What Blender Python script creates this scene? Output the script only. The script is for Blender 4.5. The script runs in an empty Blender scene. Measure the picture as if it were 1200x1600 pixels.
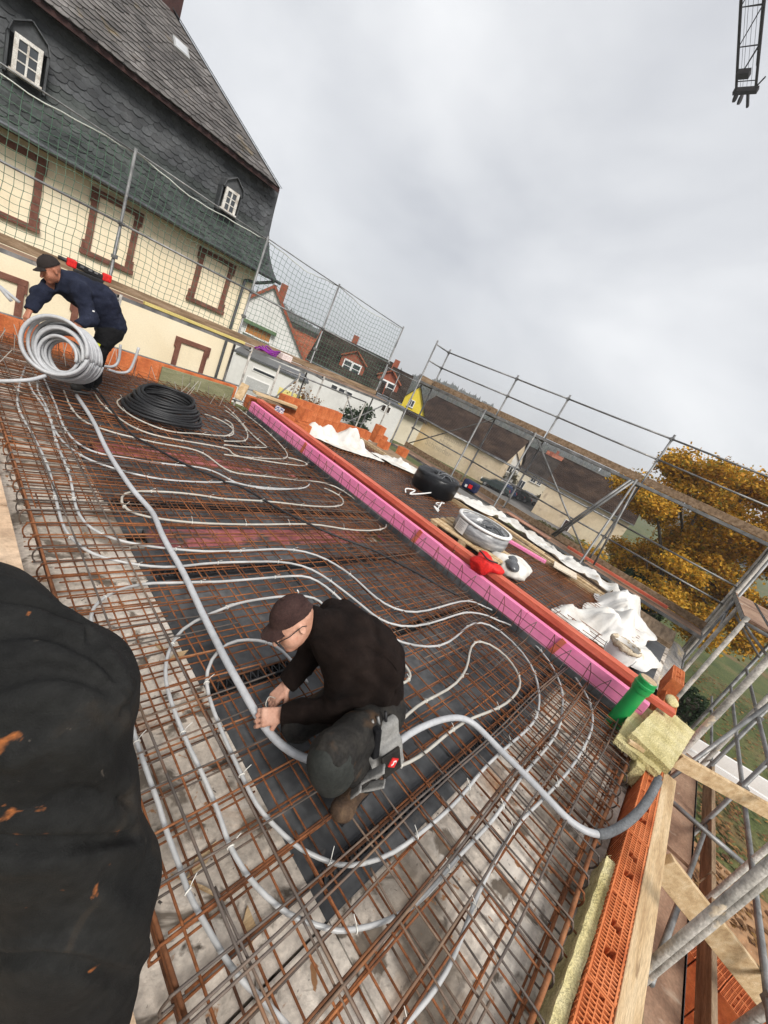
import bpy, bmesh, math, random
import numpy as np
from mathutils import Vector, Matrix
random.seed(7); RNG=np.random.default_rng(7)
scene=bpy.context.scene
COL=scene.collection
# ---------------- camera ----------------
CAM_LOC=Vector((0,0,1.88))
yaw,pitch,roll=0.943716742,0.304135083,0.451935265
fwd=Vector((math.sin(yaw)*math.cos(pitch),math.cos(yaw)*math.cos(pitch),-math.sin(pitch)))
rgt=Vector((math.cos(yaw),-math.sin(yaw),0)); upv=rgt.cross(fwd)
r2=rgt*math.cos(roll)+upv*math.sin(roll); u2=upv*math.cos(roll)-rgt*math.sin(roll)
cam=bpy.data.cameras.new('camera'); camo=bpy.data.objects.new('camera',cam); COL.objects.link(camo)
camo.matrix_world=Matrix(((r2.x,u2.x,-fwd.x,0),(r2.y,u2.y,-fwd.y,0),(r2.z,u2.z,-fwd.z,CAM_LOC.z),(0,0,0,1)))
cam.sensor_fit='VERTICAL'; cam.sensor_height=36; cam.lens=36*624.93/1600
cam.clip_start=0.02; cam.clip_end=4000
scene.camera=camo
# ---------------- world: overcast daylight ----------------
SUN_EL,SUN_AZ=math.radians(44),math.radians(246)   # azimuth counter-clockwise from +X
world=bpy.data.worlds.new('World'); scene.world=world; world.use_nodes=True
nt=world.node_tree; nt.nodes.clear()
def wn(t,**k):
    n=nt.nodes.new(t)
    for a,b in k.items(): setattr(n,a,b)
    return n
out=wn('ShaderNodeOutputWorld'); mixs=wn('ShaderNodeMixShader'); b1=wn('ShaderNodeBackground'); b2=wn('ShaderNodeBackground')
sky=wn('ShaderNodeTexSky',sky_type='NISHITA',sun_disc=False,sun_elevation=SUN_EL,sun_rotation=math.radians(90)-SUN_AZ)
nt.links.new(sky.outputs[0],b1.inputs[0]); b1.inputs[1].default_value=0.06
tc=wn('ShaderNodeTexCoord'); mp=wn('ShaderNodeMapping'); mp.inputs['Scale'].default_value=(1.0,1.0,1.7)
nt.links.new(tc.outputs['Generated'],mp.inputs[0])
n1=wn('ShaderNodeTexNoise'); n1.inputs['Scale'].default_value=2.0; n1.inputs['Detail'].default_value=5; n1.inputs['Roughness'].default_value=.5; n1.inputs['Distortion'].default_value=.35
nt.links.new(mp.outputs[0],n1.inputs['Vector'])
cr_=wn('ShaderNodeValToRGB'); e=cr_.color_ramp.elements
e[0].position=.28; e[0].color=(.215,.221,.236,1); e[1].position=.74; e[1].color=(.375,.377,.38,1)
nt.links.new(n1.outputs[0],cr_.inputs[0]); nt.links.new(cr_.outputs[0],b2.inputs[0]); b2.inputs[1].default_value=1.0
mixs.inputs[0].default_value=.93
nt.links.new(b1.outputs[0],mixs.inputs[1]); nt.links.new(b2.outputs[0],mixs.inputs[2]); nt.links.new(mixs.outputs[0],out.inputs[0])
sl=bpy.data.lights.new('sun','SUN'); sl.energy=1.5; sl.angle=math.radians(24); sl.color=(1,.965,.91)
so=bpy.data.objects.new('sun',sl); COL.objects.link(so)
so.rotation_euler=(math.pi/2-SUN_EL,0,SUN_AZ+math.pi/2)
so.location=(0,0,20)
vs=scene.view_settings; vs.view_transform='Standard'; vs.look='None'; vs.exposure=1.5; vs.gamma=1; vs.use_curve_mapping=False
scene.render.engine='CYCLES'
# ---------------- helpers ----------------
def thing(name,label,cat,loc=(0,0,0),rz=0,group=None):
    o=bpy.data.objects.new(name,None); COL.objects.link(o); o.empty_display_size=.1
    o.location=loc; o.rotation_euler=(0,0,rz); o['label']=label; o['category']=cat
    if group: o['group']=group
    return o
def tag(o,label=None,cat=None,group=None,kind=None):
    if label: o['label']=label
    if cat: o['category']=cat
    if group: o['group']=group
    if kind: o['kind']=kind
    return o
def rotz(a): c,s=math.cos(a),math.sin(a); return np.array([[c,-s,0],[s,c,0],[0,0,1.]])
def roty(a): c,s=math.cos(a),math.sin(a); return np.array([[c,0,s],[0,1,0],[-s,0,c]])
def rotx(a): c,s=math.cos(a),math.sin(a); return np.array([[1,0,0],[0,c,-s],[0,s,c]])
def unit(v): v=np.asarray(v,float); return v/max(np.linalg.norm(v),1e-9)
class MB:
    def __init__(s): s.v=[]; s.f=[]; s.n=0; s.mi=[]; s.cur=0
    def add(s,vs,fs):
        vs=np.asarray(vs,float).reshape(-1,3); s.v.append(vs); n=s.n
        for f in fs: s.f.append([i+n for i in f]); s.mi.append(s.cur)
        s.n+=len(vs); return s
    def box(s,c,d,R=None):
        h=np.array(d,float)/2
        v=np.array([[x,y,z] for x in(-1,1) for y in(-1,1) for z in(-1,1)],float)*h
        if R is not None: v=v@np.asarray(R).T
        return s.add(v+np.array(c,float),[(0,1,3,2),(4,6,7,5),(0,4,5,1),(2,3,7,6),(0,2,6,4),(1,5,7,3)])
    def bb(s,x0,x1,y0,y1,z0,z1): return s.box(((x0+x1)/2,(y0+y1)/2,(z0+z1)/2),(abs(x1-x0),abs(y1-y0),abs(z1-z0)))
    def beam(s,a,b,w,h,up=(0,0,1)):
        a=np.array(a,float);b=np.array(b,float);d=unit(b-a);sd=unit(np.cross(d,up));u=np.cross(sd,d)
        R=np.stack([d,sd,u],1); return s.box((a+b)/2,(np.linalg.norm(b-a),w,h),R)
    def tube(s,pts,r,n=6,caps=True,closed=False):
        P=np.asarray(pts,float); m=len(P); rr=np.full(m,r,float) if np.isscalar(r) else np.asarray(r,float)
        T=np.zeros_like(P)
        if closed: T=np.roll(P,-1,0)-np.roll(P,1,0)
        else: T[1:-1]=P[2:]-P[:-2]; T[0]=P[1]-P[0]; T[-1]=P[-1]-P[-2]
        T/=np.maximum(np.linalg.norm(T,axis=1,keepdims=True),1e-9)
        ref=np.array([0,0,1.]) if abs(T[0][2])<.9 else np.array([1.,0,0])
        N=unit(np.cross(T[0],ref)); A=np.arange(n)*2*math.pi/n; vs=[]
        for i in range(m):
            N=unit(N-T[i]*(N@T[i])); B=np.cross(T[i],N)
            vs.append(P[i]+rr[i]*(np.cos(A)[:,None]*N+np.sin(A)[:,None]*B))
        fs=[]
        for i in range(m if closed else m-1):
            j=(i+1)%m
            for k in range(n):
                l=(k+1)%n; fs.append((i*n+k,i*n+l,j*n+l,j*n+k))
        if caps and not closed: fs.append(tuple(range(n-1,-1,-1))); fs.append(tuple((m-1)*n+k for k in range(n)))
        return s.add(np.concatenate(vs),fs)
    def cyl(s,a,b,r,n=12,r2=None): return s.tube([a,b],[r,r if r2 is None else r2],n)
    def lathe(s,prof,n=24,c=(0,0,0),R=None,caps=True):
        A=np.arange(n)*2*math.pi/n; vs=[]
        for r,z in prof: vs.append(np.stack([r*np.cos(A),r*np.sin(A),np.full(n,z)],1))
        V=np.concatenate(vs)
        if R is not None: V=V@np.asarray(R).T
        fs=[]
        for i in range(len(prof)-1):
            for k in range(n):
                l=(k+1)%n; fs.append((i*n+k,i*n+l,(i+1)*n+l,(i+1)*n+k))
        if caps: fs.append(tuple(range(n-1,-1,-1))); fs.append(tuple((len(prof)-1)*n+k for k in range(n)))
        return s.add(V+np.array(c,float),fs)
    def poly(s,pts,d):
        """prism: planar polygon pts extruded by vector d"""
        P=np.asarray(pts,float); n=len(P); d=np.asarray(d,float)
        nn=np.zeros(3)
        for i in range(n): nn+=np.cross(P[i],P[(i+1)%n])
        if nn@d>0: P=P[::-1]
        fs=[tuple(range(n)),tuple(range(2*n-1,n-1,-1))]
        for i in range(n):
            j=(i+1)%n; fs.append((j,i,n+i,n+j))
        return s.add(np.concatenate([P,P+d]),fs)
    def grid(s,fn,nu,nv):
        vs=[fn(i/nu,j/nv) for i in range(nu+1) for j in range(nv+1)]
        fs=[(i*(nv+1)+j,(i+1)*(nv+1)+j,(i+1)*(nv+1)+j+1,i*(nv+1)+j+1) for i in range(nu) for j in range(nv)]
        return s.add(vs,fs)
    def mesh(s,name,smooth=False):
        me=bpy.data.meshes.new(name); V=np.concatenate(s.v) if s.v else np.zeros((0,3))
        me.from_pydata(V.tolist(),[],s.f)
        if any(s.mi): me.polygons.foreach_set('material_index',s.mi)
        if smooth: me.polygons.foreach_set('use_smooth',[True]*len(me.polygons))
        me.update(); return me
    def build(s,name,mat,parent=None,smooth=False,local=False,angle=None):
        me=s.mesh(name,smooth or angle is not None)
        for m in (mat if isinstance(mat,(list,tuple)) else [mat]): me.materials.append(m)
        if angle is not None:
            bm=bmesh.new(); bm.from_mesh(me)
            for e in bm.edges:
                if len(e.link_faces)==2 and e.calc_face_angle(0)>angle: e.smooth=False
            bm.to_mesh(me); bm.free()
        return link(name,me,parent,local)
def link(name,me,parent=None,local=False):
    o=bpy.data.objects.new(name,me); COL.objects.link(o)
    if parent:
        o.parent=parent
        if not local: o.matrix_parent_inverse=(Matrix.Translation(parent.location)@parent.rotation_euler.to_matrix().to_4x4()).inverted()
    return o
def inst(o,name,parent,loc,rot=(0,0,0),sc=(1,1,1)):
    """another copy of a part (shared mesh), placed in its parent's space"""
    c=bpy.data.objects.new(name,o.data if hasattr(o,'data') else o); COL.objects.link(c); c.parent=parent; c.location=loc; c.rotation_euler=rot; c.scale=sc
    return c
def copy_tree(o,parent=None):
    c=o.copy(); COL.objects.link(c); c.parent=parent
    for ch in list(o.children): copy_tree(ch,c)
    return c
def bevel(o,w,seg=2):
    m=o.modifiers.new('bevel','BEVEL'); m.width=w; m.segments=seg; m.limit_method='ANGLE'; m.angle_limit=.6; return o
def spline(pts,per=8):
    P=np.asarray(pts,float); n=len(P); o=[]
    for i in range(n-1):
        p0=P[max(i-1,0)];p1=P[i];p2=P[i+1];p3=P[min(i+2,n-1)]
        for k in range(per):
            t=k/per; o.append(.5*((2*p1)+(-p0+p2)*t+(2*p0-5*p1+4*p2-p3)*t*t+(-p0+3*p1-3*p2+p3)*t**3))
    o.append(P[-1]); return np.array(o)
def relax(P,it=3):
    P=np.array(P,float)
    for _ in range(it): P[1:-1]=.5*P[1:-1]+.25*(P[:-2]+P[2:])
    return P
# ---- implicit surfaces (bodies, cloth) ----
def rcone(p,a,b,r1,r2):
    a=np.asarray(a,float);b=np.asarray(b,float);ba=b-a;pa=p-a
    h=np.clip(pa@ba/max(ba@ba,1e-9),0,1); return np.linalg.norm(pa-h[:,None]*ba,axis=1)-(r1+(r2-r1)*h)
def ell(p,c,r,R=None):
    q=p-np.asarray(c,float)
    if R is not None: q=q@np.asarray(R)
    r=np.asarray(r,float); k0=np.linalg.norm(q/r,axis=1); k1=np.linalg.norm(q/(r*r),axis=1); return k0*(k0-1)/np.maximum(k1,1e-6)
def rbox(p,c,d,r,R=None):
    q=p-np.asarray(c,float)
    if R is not None: q=q@np.asarray(R)
    q=np.abs(q)-(np.asarray(d,float)/2-r); return np.linalg.norm(np.maximum(q,0),axis=1)+np.minimum(q.max(1),0)-r
def smin(a,b,k):
    h=np.clip(.5+.5*(b-a)/k,0,1); return b+(a-b)*h-k*h*(1-h)
def uni(ds,k):
    d=ds[0]
    for x in ds[1:]: d=smin(d,x,k)
    return d
def wrinkle(p,seed,freq,n=5,warp=.0):
    r=np.random.default_rng(seed); o=np.zeros(len(p))
    for i in range(n):
        k=unit(r.normal(size=3))*freq*(.6+.8*r.random()); ph=r.random()*6.28
        k2=unit(r.normal(size=3))*freq*.45
        o+=np.sin(p@k+ph+1.7*np.sin(p@k2+r.random()*6))
    return o/n
def surfnet(fn,lo,hi,h):
    lo=np.array(lo,float); n=np.ceil((np.array(hi,float)-lo)/h).astype(int)+1
    ax=[lo[i]+h*np.arange(n[i]) for i in range(3)]
    P=np.stack(np.meshgrid(*ax,indexing='ij'),-1); D=fn(P.reshape(-1,3)).reshape(n); S=D<0
    acc=np.zeros(tuple(n)+(3,)); cnt=np.zeros(tuple(n)); quads=[]
    for a in range(3):
        s0=[slice(None)]*3; s1=[slice(None)]*3; s0[a]=slice(0,-1); s1[a]=slice(1,None)
        X=S[tuple(s0)]!=S[tuple(s1)]; I=np.argwhere(X)
        if len(I)==0: continue
        J=I.copy(); J[:,a]+=1
        d0=D[tuple(I.T)]; d1=D[tuple(J.T)]; t=d0/(d0-d1)
        pos=I.astype(float); pos[:,a]+=t
        b,c=[(1,2),(2,0),(0,1)][a]; cells=[]
        for ob,oc in ((0,0),(1,0),(1,1),(0,1)):
            C=I.copy(); C[:,b]-=ob; C[:,c]-=oc; cells.append(C)
            ok=(C>=0).all(1); Cc=C[ok]; np.add.at(acc,tuple(Cc.T),pos[ok]); np.add.at(cnt,tuple(Cc.T),1)
        ok=np.all([(C>=0).all(1) for C in cells],0); sg=S[tuple(I.T)][ok]
        q=np.stack([np.ravel_multi_index(C[ok].T,tuple(n)) for C in cells],1)
        q[sg]=q[sg]; q[~sg]=q[~sg][:,::-1]; quads.append(q)
    idx=np.argwhere(cnt.ravel()>0)[:,0]; V=acc.reshape(-1,3)[idx]/cnt.ravel()[idx][:,None]*h+lo
    mp_=np.full(cnt.size,-1); mp_[idx]=np.arange(len(idx)); Q=mp_[np.concatenate(quads)]
    return V,Q
def sdf_obj(name,fn,lo,hi,h,mat,parent=None,local=False):
    V,Q=surfnet(fn,lo,hi,h); me=bpy.data.meshes.new(name); me.from_pydata(V.tolist(),[],Q.tolist())
    me.polygons.foreach_set('use_smooth',[True]*len(me.polygons)); me.materials.append(mat); me.update()
    return link(name,me,parent,local)
# ---------------- materials ----------------
def mat(name,cols,scale=6,rough=.8,bump=.0,bscale=60,metal=0,coord='Object',stretch=(1,1,1),lo=.32,hi=.68,detail=6,spots=None,dist=.3,fine=.25,fscale=None,spec=.3,trans=0,alpha=None):
    m=bpy.data.materials.new(name); m.use_nodes=True; t=m.node_tree; N=t.nodes; L=t.links
    p=N['Principled BSDF']; p.inputs['Roughness'].default_value=rough; p.inputs['Metallic'].default_value=metal
    p.inputs['Specular IOR Level'].default_value=spec
    if coord=='World': src=N.new('ShaderNodeNewGeometry').outputs['Position']
    else: src=N.new('ShaderNodeTexCoord').outputs[coord]
    mpn=N.new('ShaderNodeMapping'); mpn.inputs['Scale'].default_value=stretch; L.new(src,mpn.inputs[0]); src=mpn.outputs[0]
    def noise(sc,det=6,di=0.,ro=.55):
        n=N.new('ShaderNodeTexNoise'); n.inputs['Scale'].default_value=sc; n.inputs['Detail'].default_value=det; n.inputs['Distortion'].default_value=di; n.inputs['Roughness'].default_value=ro
        L.new(src,n.inputs['Vector']); return n.outputs[0]
    r=N.new('ShaderNodeValToRGB'); el=r.color_ramp.elements
    while len(el)<len(cols): el.new(.5)
    for i,c in enumerate(cols):
        el[i].position=lo+(hi-lo)*i/max(len(cols)-1,1); el[i].color=(*c,1)
    L.new(noise(scale,detail,dist),r.inputs[0]); colr=r.outputs[0]
    if fine:
        mr=N.new('ShaderNodeMapRange'); mr.inputs[1].default_value=.3; mr.inputs[2].default_value=.7; mr.inputs[3].default_value=1-fine; mr.inputs[4].default_value=1+fine
        L.new(noise(fscale or scale*9,4),mr.inputs[0]); mx=N.new('ShaderNodeMix'); mx.data_type='RGBA'; mx.blend_type='MULTIPLY'; mx.inputs[0].default_value=1
        L.new(colr,mx.inputs[6]); L.new(mr.outputs[0],mx.inputs[7]); colr=mx.outputs[2]
    for sp in (spots or []):   # (colour, scale, threshold, softness)
        rr=N.new('ShaderNodeMapRange'); rr.inputs[1].default_value=sp[2]; rr.inputs[2].default_value=sp[2]+sp[3]; L.new(noise(sp[1],5,.6),rr.inputs[0])
        mx=N.new('ShaderNodeMix'); mx.data_type='RGBA'; L.new(rr.outputs[0],mx.inputs[0]); L.new(colr,mx.inputs[6]); mx.inputs[7].default_value=(*sp[0],1); colr=mx.outputs[2]
    L.new(colr,p.inputs['Base Color'])
    if bump:
        b=N.new('ShaderNodeBump'); b.inputs['Strength'].default_value=min(bump,1); b.inputs['Distance'].default_value=.02*max(bump,.3); L.new(noise(bscale,5),b.inputs['Height']); L.new(b.outputs[0],p.inputs['Normal'])
    if trans: p.inputs['Transmission Weight'].default_value=trans
    if alpha is not None: p.inputs['Alpha'].default_value=alpha
    return m
M={}
M['concrete']=mat('concrete',[(.34,.295,.245),(.56,.49,.415),(.68,.62,.54)],1.6,.85,.5,45,coord='World',spots=[((.11,.09,.07),7,.60,.08),((.36,.19,.09),2.3,.60,.14),((.66,.60,.53),3.1,.60,.06),((.06,.05,.045),30,.66,.05),((.20,.165,.13),1.1,.56,.12),((.17,.14,.11),4.6,.57,.05),((.33,.17,.08),13,.64,.05)],fine=.22,fscale=38)
M['wallmortar']=mat('mortar_top',[(.34,.22,.14),(.50,.35,.23),(.58,.43,.30)],2.2,.9,.6,70,coord='World',spots=[((.30,.13,.06),3,.6,.15)])
M['sheet']=mat('black_sheet',[(.035,.036,.038),(.068,.07,.073),(.115,.116,.118)],2.2,.55,.35,9,coord='World',spots=[((.17,.15,.13),6,.64,.12),((.13,.07,.04),1.8,.64,.16)],spec=.4)
M['redsheet']=mat('red_sheet',[(.16,.05,.05),(.33,.10,.10),(.42,.15,.145)],3,.6,.3,12,coord='World',spots=[((.07,.06,.058),2.1,.52,.08),((.12,.05,.04),7,.6,.1)])
M['rust']=mat('rust_bar',[(.075,.030,.014),(.19,.068,.026),(.31,.115,.042)],3.5,.9,.4,300,coord='World',fine=.3,fscale=60)
M['rustbright']=mat('rust_bright',[(.12,.047,.02),(.21,.08,.032),(.29,.13,.06)],5,.9,.4,300,coord='World')
M['steelbar']=mat('steel_bar',[(.07,.058,.05),(.13,.105,.09),(.20,.13,.085)],2.4,.6,.3,300,metal=.25,coord='World',spots=[((.24,.10,.04),3,.58,.12)])
M['rustdark']=mat('rust_dark',[(.045,.022,.014),(.10,.042,.02),(.17,.07,.03)],3,.9,0,coord='World')
M['pipe']=mat('grey_plastic_pipe',[(.32,.32,.315),(.42,.42,.415),(.50,.49,.475)],4,.38,0,coord='World',spots=[((.45,.36,.26),3,.64,.2)],fine=.08,spec=.45)
M['pipew']=mat('cream_plastic_pipe',[(.36,.335,.29),(.47,.45,.40)],4,.4,0,coord='World',spots=[((.50,.40,.28),2.2,.58,.2)],fine=.08,spec=.45)
M['hose']=mat('grey_conduit',[(.36,.365,.375),(.46,.465,.475)],3,.42,.25,140,coord='World',spots=[((.5,.45,.4),4,.68,.15)],fine=.1,spec=.4)
M['tie']=mat('white_tie',[(.68,.66,.6),(.75,.73,.68)],3,.5,fine=0)
M['blackcable']=mat('black_cable',[(.012,.012,.013),(.022,.022,.024)],5,.5,0)
M['pink']=mat('pink_foam',[(.76,.20,.38),(.82,.26,.44)],2.5,.75,.15,80,coord='World',spots=[((.66,.25,.38),2,.62,.2),((.5,.22,.25),9,.7,.08)],fine=.06)
M['redwood']=mat('red_painted_timber',[(.40,.075,.045),(.52,.115,.065),(.58,.16,.10)],2.2,.7,.35,40,coord='World',stretch=(6,1,6),spots=[((.46,.24,.16),8,.66,.1)],fine=.15)
M['brick']=mat('orange_brick',[(.42,.105,.035),(.56,.165,.055),(.62,.21,.085)],5,.85,.4,60,coord='Object',fine=.14,spots=[((.42,.22,.13),9,.66,.12)])
M['brickin']=mat('orange_brick_web',[(.45,.095,.03),(.56,.14,.045)],9,.85,.3,70,fine=.15)
M['wood']=mat('pale_timber',[(.38,.25,.13),(.52,.37,.21),(.60,.46,.29)],2.0,.8,.4,30,stretch=(1,9,9),fine=.2,fscale=22,spots=[((.24,.15,.08),5,.66,.1)])
M['wooddark']=mat('weathered_timber',[(.13,.085,.05),(.24,.165,.10),(.33,.24,.16)],2.0,.85,.5,30,stretch=(1,9,9),fine=.25,fscale=22)
M['ply']=mat('plywood_deck',[(.15,.085,.055),(.26,.16,.105),(.33,.22,.15)],2.2,.8,.4,25,coord='World',fine=.2,fscale=40,spots=[((.42,.33,.25),6,.66,.1)])
M['galv']=mat('galvanised_steel',[(.13,.13,.13),(.21,.21,.207),(.30,.295,.29)],5,.55,.2,90,metal=.55,coord='World',fine=.12,spots=[((.40,.37,.33),7,.62,.1)])
M['galvdirty']=mat('splattered_steel',[(.20,.19,.17),(.36,.335,.30),(.50,.465,.42)],7,.75,.6,50,metal=.15,coord='World',fine=.25,spots=[((.55,.46,.34),5,.62,.05),((.14,.13,.11),9,.64,.1)])
M['wool']=mat('mineral_wool',[(.44,.37,.16),(.58,.50,.25),(.66,.58,.33)],6,.95,.9,90,coord='World',fine=.3,fscale=120)
M['tarp']=mat('white_tarp',[(.50,.46,.41),(.64,.62,.58),(.70,.68,.65)],3.2,.6,.4,14,coord='World',spots=[((.50,.37,.25),4.5,.64,.12)],fine=.05)
M['green']=mat('green_plastic',[(.006,.20,.045),(.012,.28,.07)],2,.35,0,fine=.05,spec=.5)
M['black']=mat('black_rubber',[(.010,.010,.011),(.02,.02,.021)],4,.45,.1,60)
M['white']=mat('white_plastic',[(.68,.67,.65),(.76,.75,.73)],4,.5,0,fine=.05)
M['net']=mat('green_net_cord',[(.06,.13,.085),(.11,.19,.13)],4,.8,0)
# =============== floor slab of the building site ===============
slab=thing('floor_slab','concrete floor slab with black sheets laid over its middle, under the steel mesh','floor slab',(2.3,3.7,-.1))
def wavy(x0,x1,y0,y1,z,th,amp,mat_,name,seed,res=.09):
    mb=MB(); nu=max(2,int((x1-x0)/res)); nv=max(2,int((y1-y0)/res))
    def fn(u,v):
        p=np.array([[x0+(x1-x0)*u,y0+(y1-y0)*v,0.]]); return (p[0,0],p[0,1],z+amp*float(wrinkle(p,seed,9)[0]))
    mb.grid(fn,nu,nv); n=mb.n
    mb.bb(x0,x1,y0,y1,z-th,z-amp*1.3)
    return mb.build(name,mat_,slab,smooth=True)
k=0
for y0,y1 in [(-.56,.198),(.20,1.32),(1.33,2.34),(2.35,3.34),(3.35,4.39),(4.40,5.4),(5.41,6.6),(6.61,7.93)]:
    wavy(.45,1.10,y0,y1-.008,0,.16,.002,M['concrete'],'concrete_panel',11+k); k+=1
for x0,x1 in [(1.106,2.1),(2.108,3.2),(3.208,4.24)]:
    wavy(x0,x1,-.56,.203,0,.16,.002,M['concrete'],'concrete_panel',31+k); k+=1
for y0,y1 in [(.20,1.28),(1.38,2.31),(2.37,2.70),(2.98,3.31),(3.40,4.40),(4.68,5.4),(5.45,6.5),(6.55,7.93)]:
    for x0,x1 in [(1.11,2.22),(2.235,3.3),(3.31,4.24)]:
        wavy(x0-(random.uniform(0,.05) if x0<1.2 else 0),x1,y0-(random.uniform(0,.04) if y0<.3 else 0),y1,.0075,.10,.0045,M['sheet'],'black_sheet',51+k,.07); k+=1
for y0,y1 in [(2.71,2.97),(4.41,4.67)]:
    for x0,x1 in [(1.25,2.1),(2.11,3.2),(3.21,3.75)]: wavy(x0,x1,y0,y1,.007,.05,.003,M['redsheet'],'red_strip',81+k,.08); k+=1
MB().bb(4.196,4.2215,-.44,7.0,-.05,.168).build('added_dark_strip',M['sheet'],slab)  # added dark strip over the pink board's foot, standing in for its shaded edge
for x0,x1,y0,y1 in []:
    wavy(x0,x1,y0,y1,.006,.004,.001,M['redsheet'],'red_strip',91+k,.1); k+=1
MB().bb(.45,4.24,-.56,7.93,-.2,-.162).build('slab_underside',M['concrete'],slab)
# black perforated spacer strips
for y,w in [(.30,'nearest the camera, beside the crouching man\'s boot'),(1.33,'running under the crouching man\'s hands'),(2.345,'in the middle of the slab'),(3.36,'just beyond the nearer red strip'),(5.42,'nearest the far brick wall')]:
    sp=thing('spacer_strip','black perforated spacer strip under the mesh, '+w,'spacer strip',(2.6,y,0),group='black spacer strips under the mesh')
    mb=MB()
    for s in (-1,1):
        mb.bb(1.13,4.2,y+s*.035-.006,y+s*.035+.006,.004,.035)
    for i in range(62):
        x=1.14+i*.05; mb.beam((x,y-.03,.012),(x+.025,y+.03,.03),.008,.012); mb.beam((x+.025,y+.03,.03),(x+.05,y-.03,.012),.008,.012)
    mb.build('strip',M['blackcable'],sp)
    mb=MB(); mb.tube([(1.13,y,.075),(4.2,y,.078)],.006,6)
    mb.build('top_bar',M['rustdark'],sp)
# ---- steel mesh ----
def barmesh(name,L,axis,r,mat_,seed,wob=.004,n=6,seg=10):
    rr=np.random.default_rng(seed); t=np.linspace(0,1,seg+1); a=relax(rr.normal(size=seg+1),1)*wob; b=relax(rr.normal(size=seg+1),1)*wob*.6
    P=np.zeros((seg+1,3)); P[:,axis]=t*L; P[:,1-axis]=a; P[:,2]=b
    me=MB().tube(P,r,n).mesh(name,True); me.materials.append(mat_); return me
def steel_mat(label,x0,x1,y0,y1,z,sx,sy,r,mats,seed,jit=.008,wob=.004,rzj=.002):
    o=thing('reinforcement_mesh',label,'steel mesh',((x0+x1)/2,(y0+y1)/2,z),group='steel mesh mats'); rr=random.Random(seed)
    xm=[barmesh('bar',x1-x0,0,r,mats[i%len(mats)],seed+i,wob) for i in range(5)]
    ym=[barmesh('bar',y1-y0,1,r,mats[i%len(mats)],seed+20+i,wob) for i in range(5)]
    cx,cy=(x0+x1)/2,(y0+y1)/2; y=y0+.06
    while y<y1:
        inst(rr.choice(xm),'bar',o,(x0-cx+rr.uniform(-.03,.03),y-cy+rr.uniform(-jit,jit),rr.uniform(-.002,.002)),(0,rr.uniform(-.001,.001),rr.uniform(-rzj,rzj))); y+=sy
    x=x0+.05
    while x<x1:
        inst(rr.choice(ym),'bar',o,(x-cx+rr.uniform(-jit,jit),y0-cy+rr.uniform(-.03,.03),2*r+rr.uniform(-.001,.001)),(0,0,rr.uniform(-rzj,rzj))); x+=sx
    return o
steel_mat('rusty lower mesh lying just over the black sheets and concrete',.52,4.18,-.5,7.85,.034,.15,.15,.0046,[M['rust'],M['rust'],M['rustdark']],100)
steel_mat('rusty upper mesh around the crouching man',.58,4.16,-.5,3.3,.098,.15,.15,.0047,[M['rust'],M['rust'],M['rustbright']],200)
steel_mat('rusty upper mesh under the standing man and the black coil',.55,4.16,3.05,7.85,.099,.15,.15,.0047,[M['rust'],M['rustdark'],M['rust']],300)
steel_mat('overlapping dark mesh along the foot of the pink board',2.55,4.17,-.45,5.4,.118,.15,.15,.0042,[M['rustdark'],M['steelbar']],400,jit=.02)
steel_mat('overlapping dark mesh at the far left edge of the slab',.5,2.2,3.2,7.85,.121,.15,.15,.0042,[M['rustdark'],M['rust']],500,jit=.02)
# hooked edge bars: left side
hk=thing('edge_bars','row of hooked steel bars along the left edge of the slab beside the tan wall','steel bars',(.6,3.5,.1))
hm=[]
for i in range(4):
    rr=np.random.default_rng(600+i); L=.75+.5*rr.random(); 
    P=spline([(L,.015*rr.normal(),.152),(.5,.006*rr.normal(),.156),(.06,0,.154),(.015,0,.14),(0,0,.10),(.015,0,.055),(.06,0,.045),(.55,0,.045)],5)
    me=MB().tube(P,.0046,6).mesh('hook',True); me.materials.append([M['steelbar'],M['rust'],M['steelbar'],M['rustbright']][i]); hm.append(me)
y=-.44; i=0
while y<7.85:
    o=inst(random.choice(hm),'hook',hk,(.515-.6+random.uniform(-.015,.02),y-3.5+random.uniform(-.02,.02),-.1),(random.uniform(-.03,.03),0,random.uniform(-.04,.04))); y+=.148
for x,z,r in [(.55,.138,.0075),(.575,.06,.006),(.72,.163,.0055),(.95,.166,.0055)]:
    MB().tube([(x+.006*math.sin(j*1.7+z*50),-.5+j*.84,z) for j in range(11)],r,7).build('edge_bar',M['rustbright'] if x<.6 else M['steelbar'],hk,smooth=True)
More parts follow.
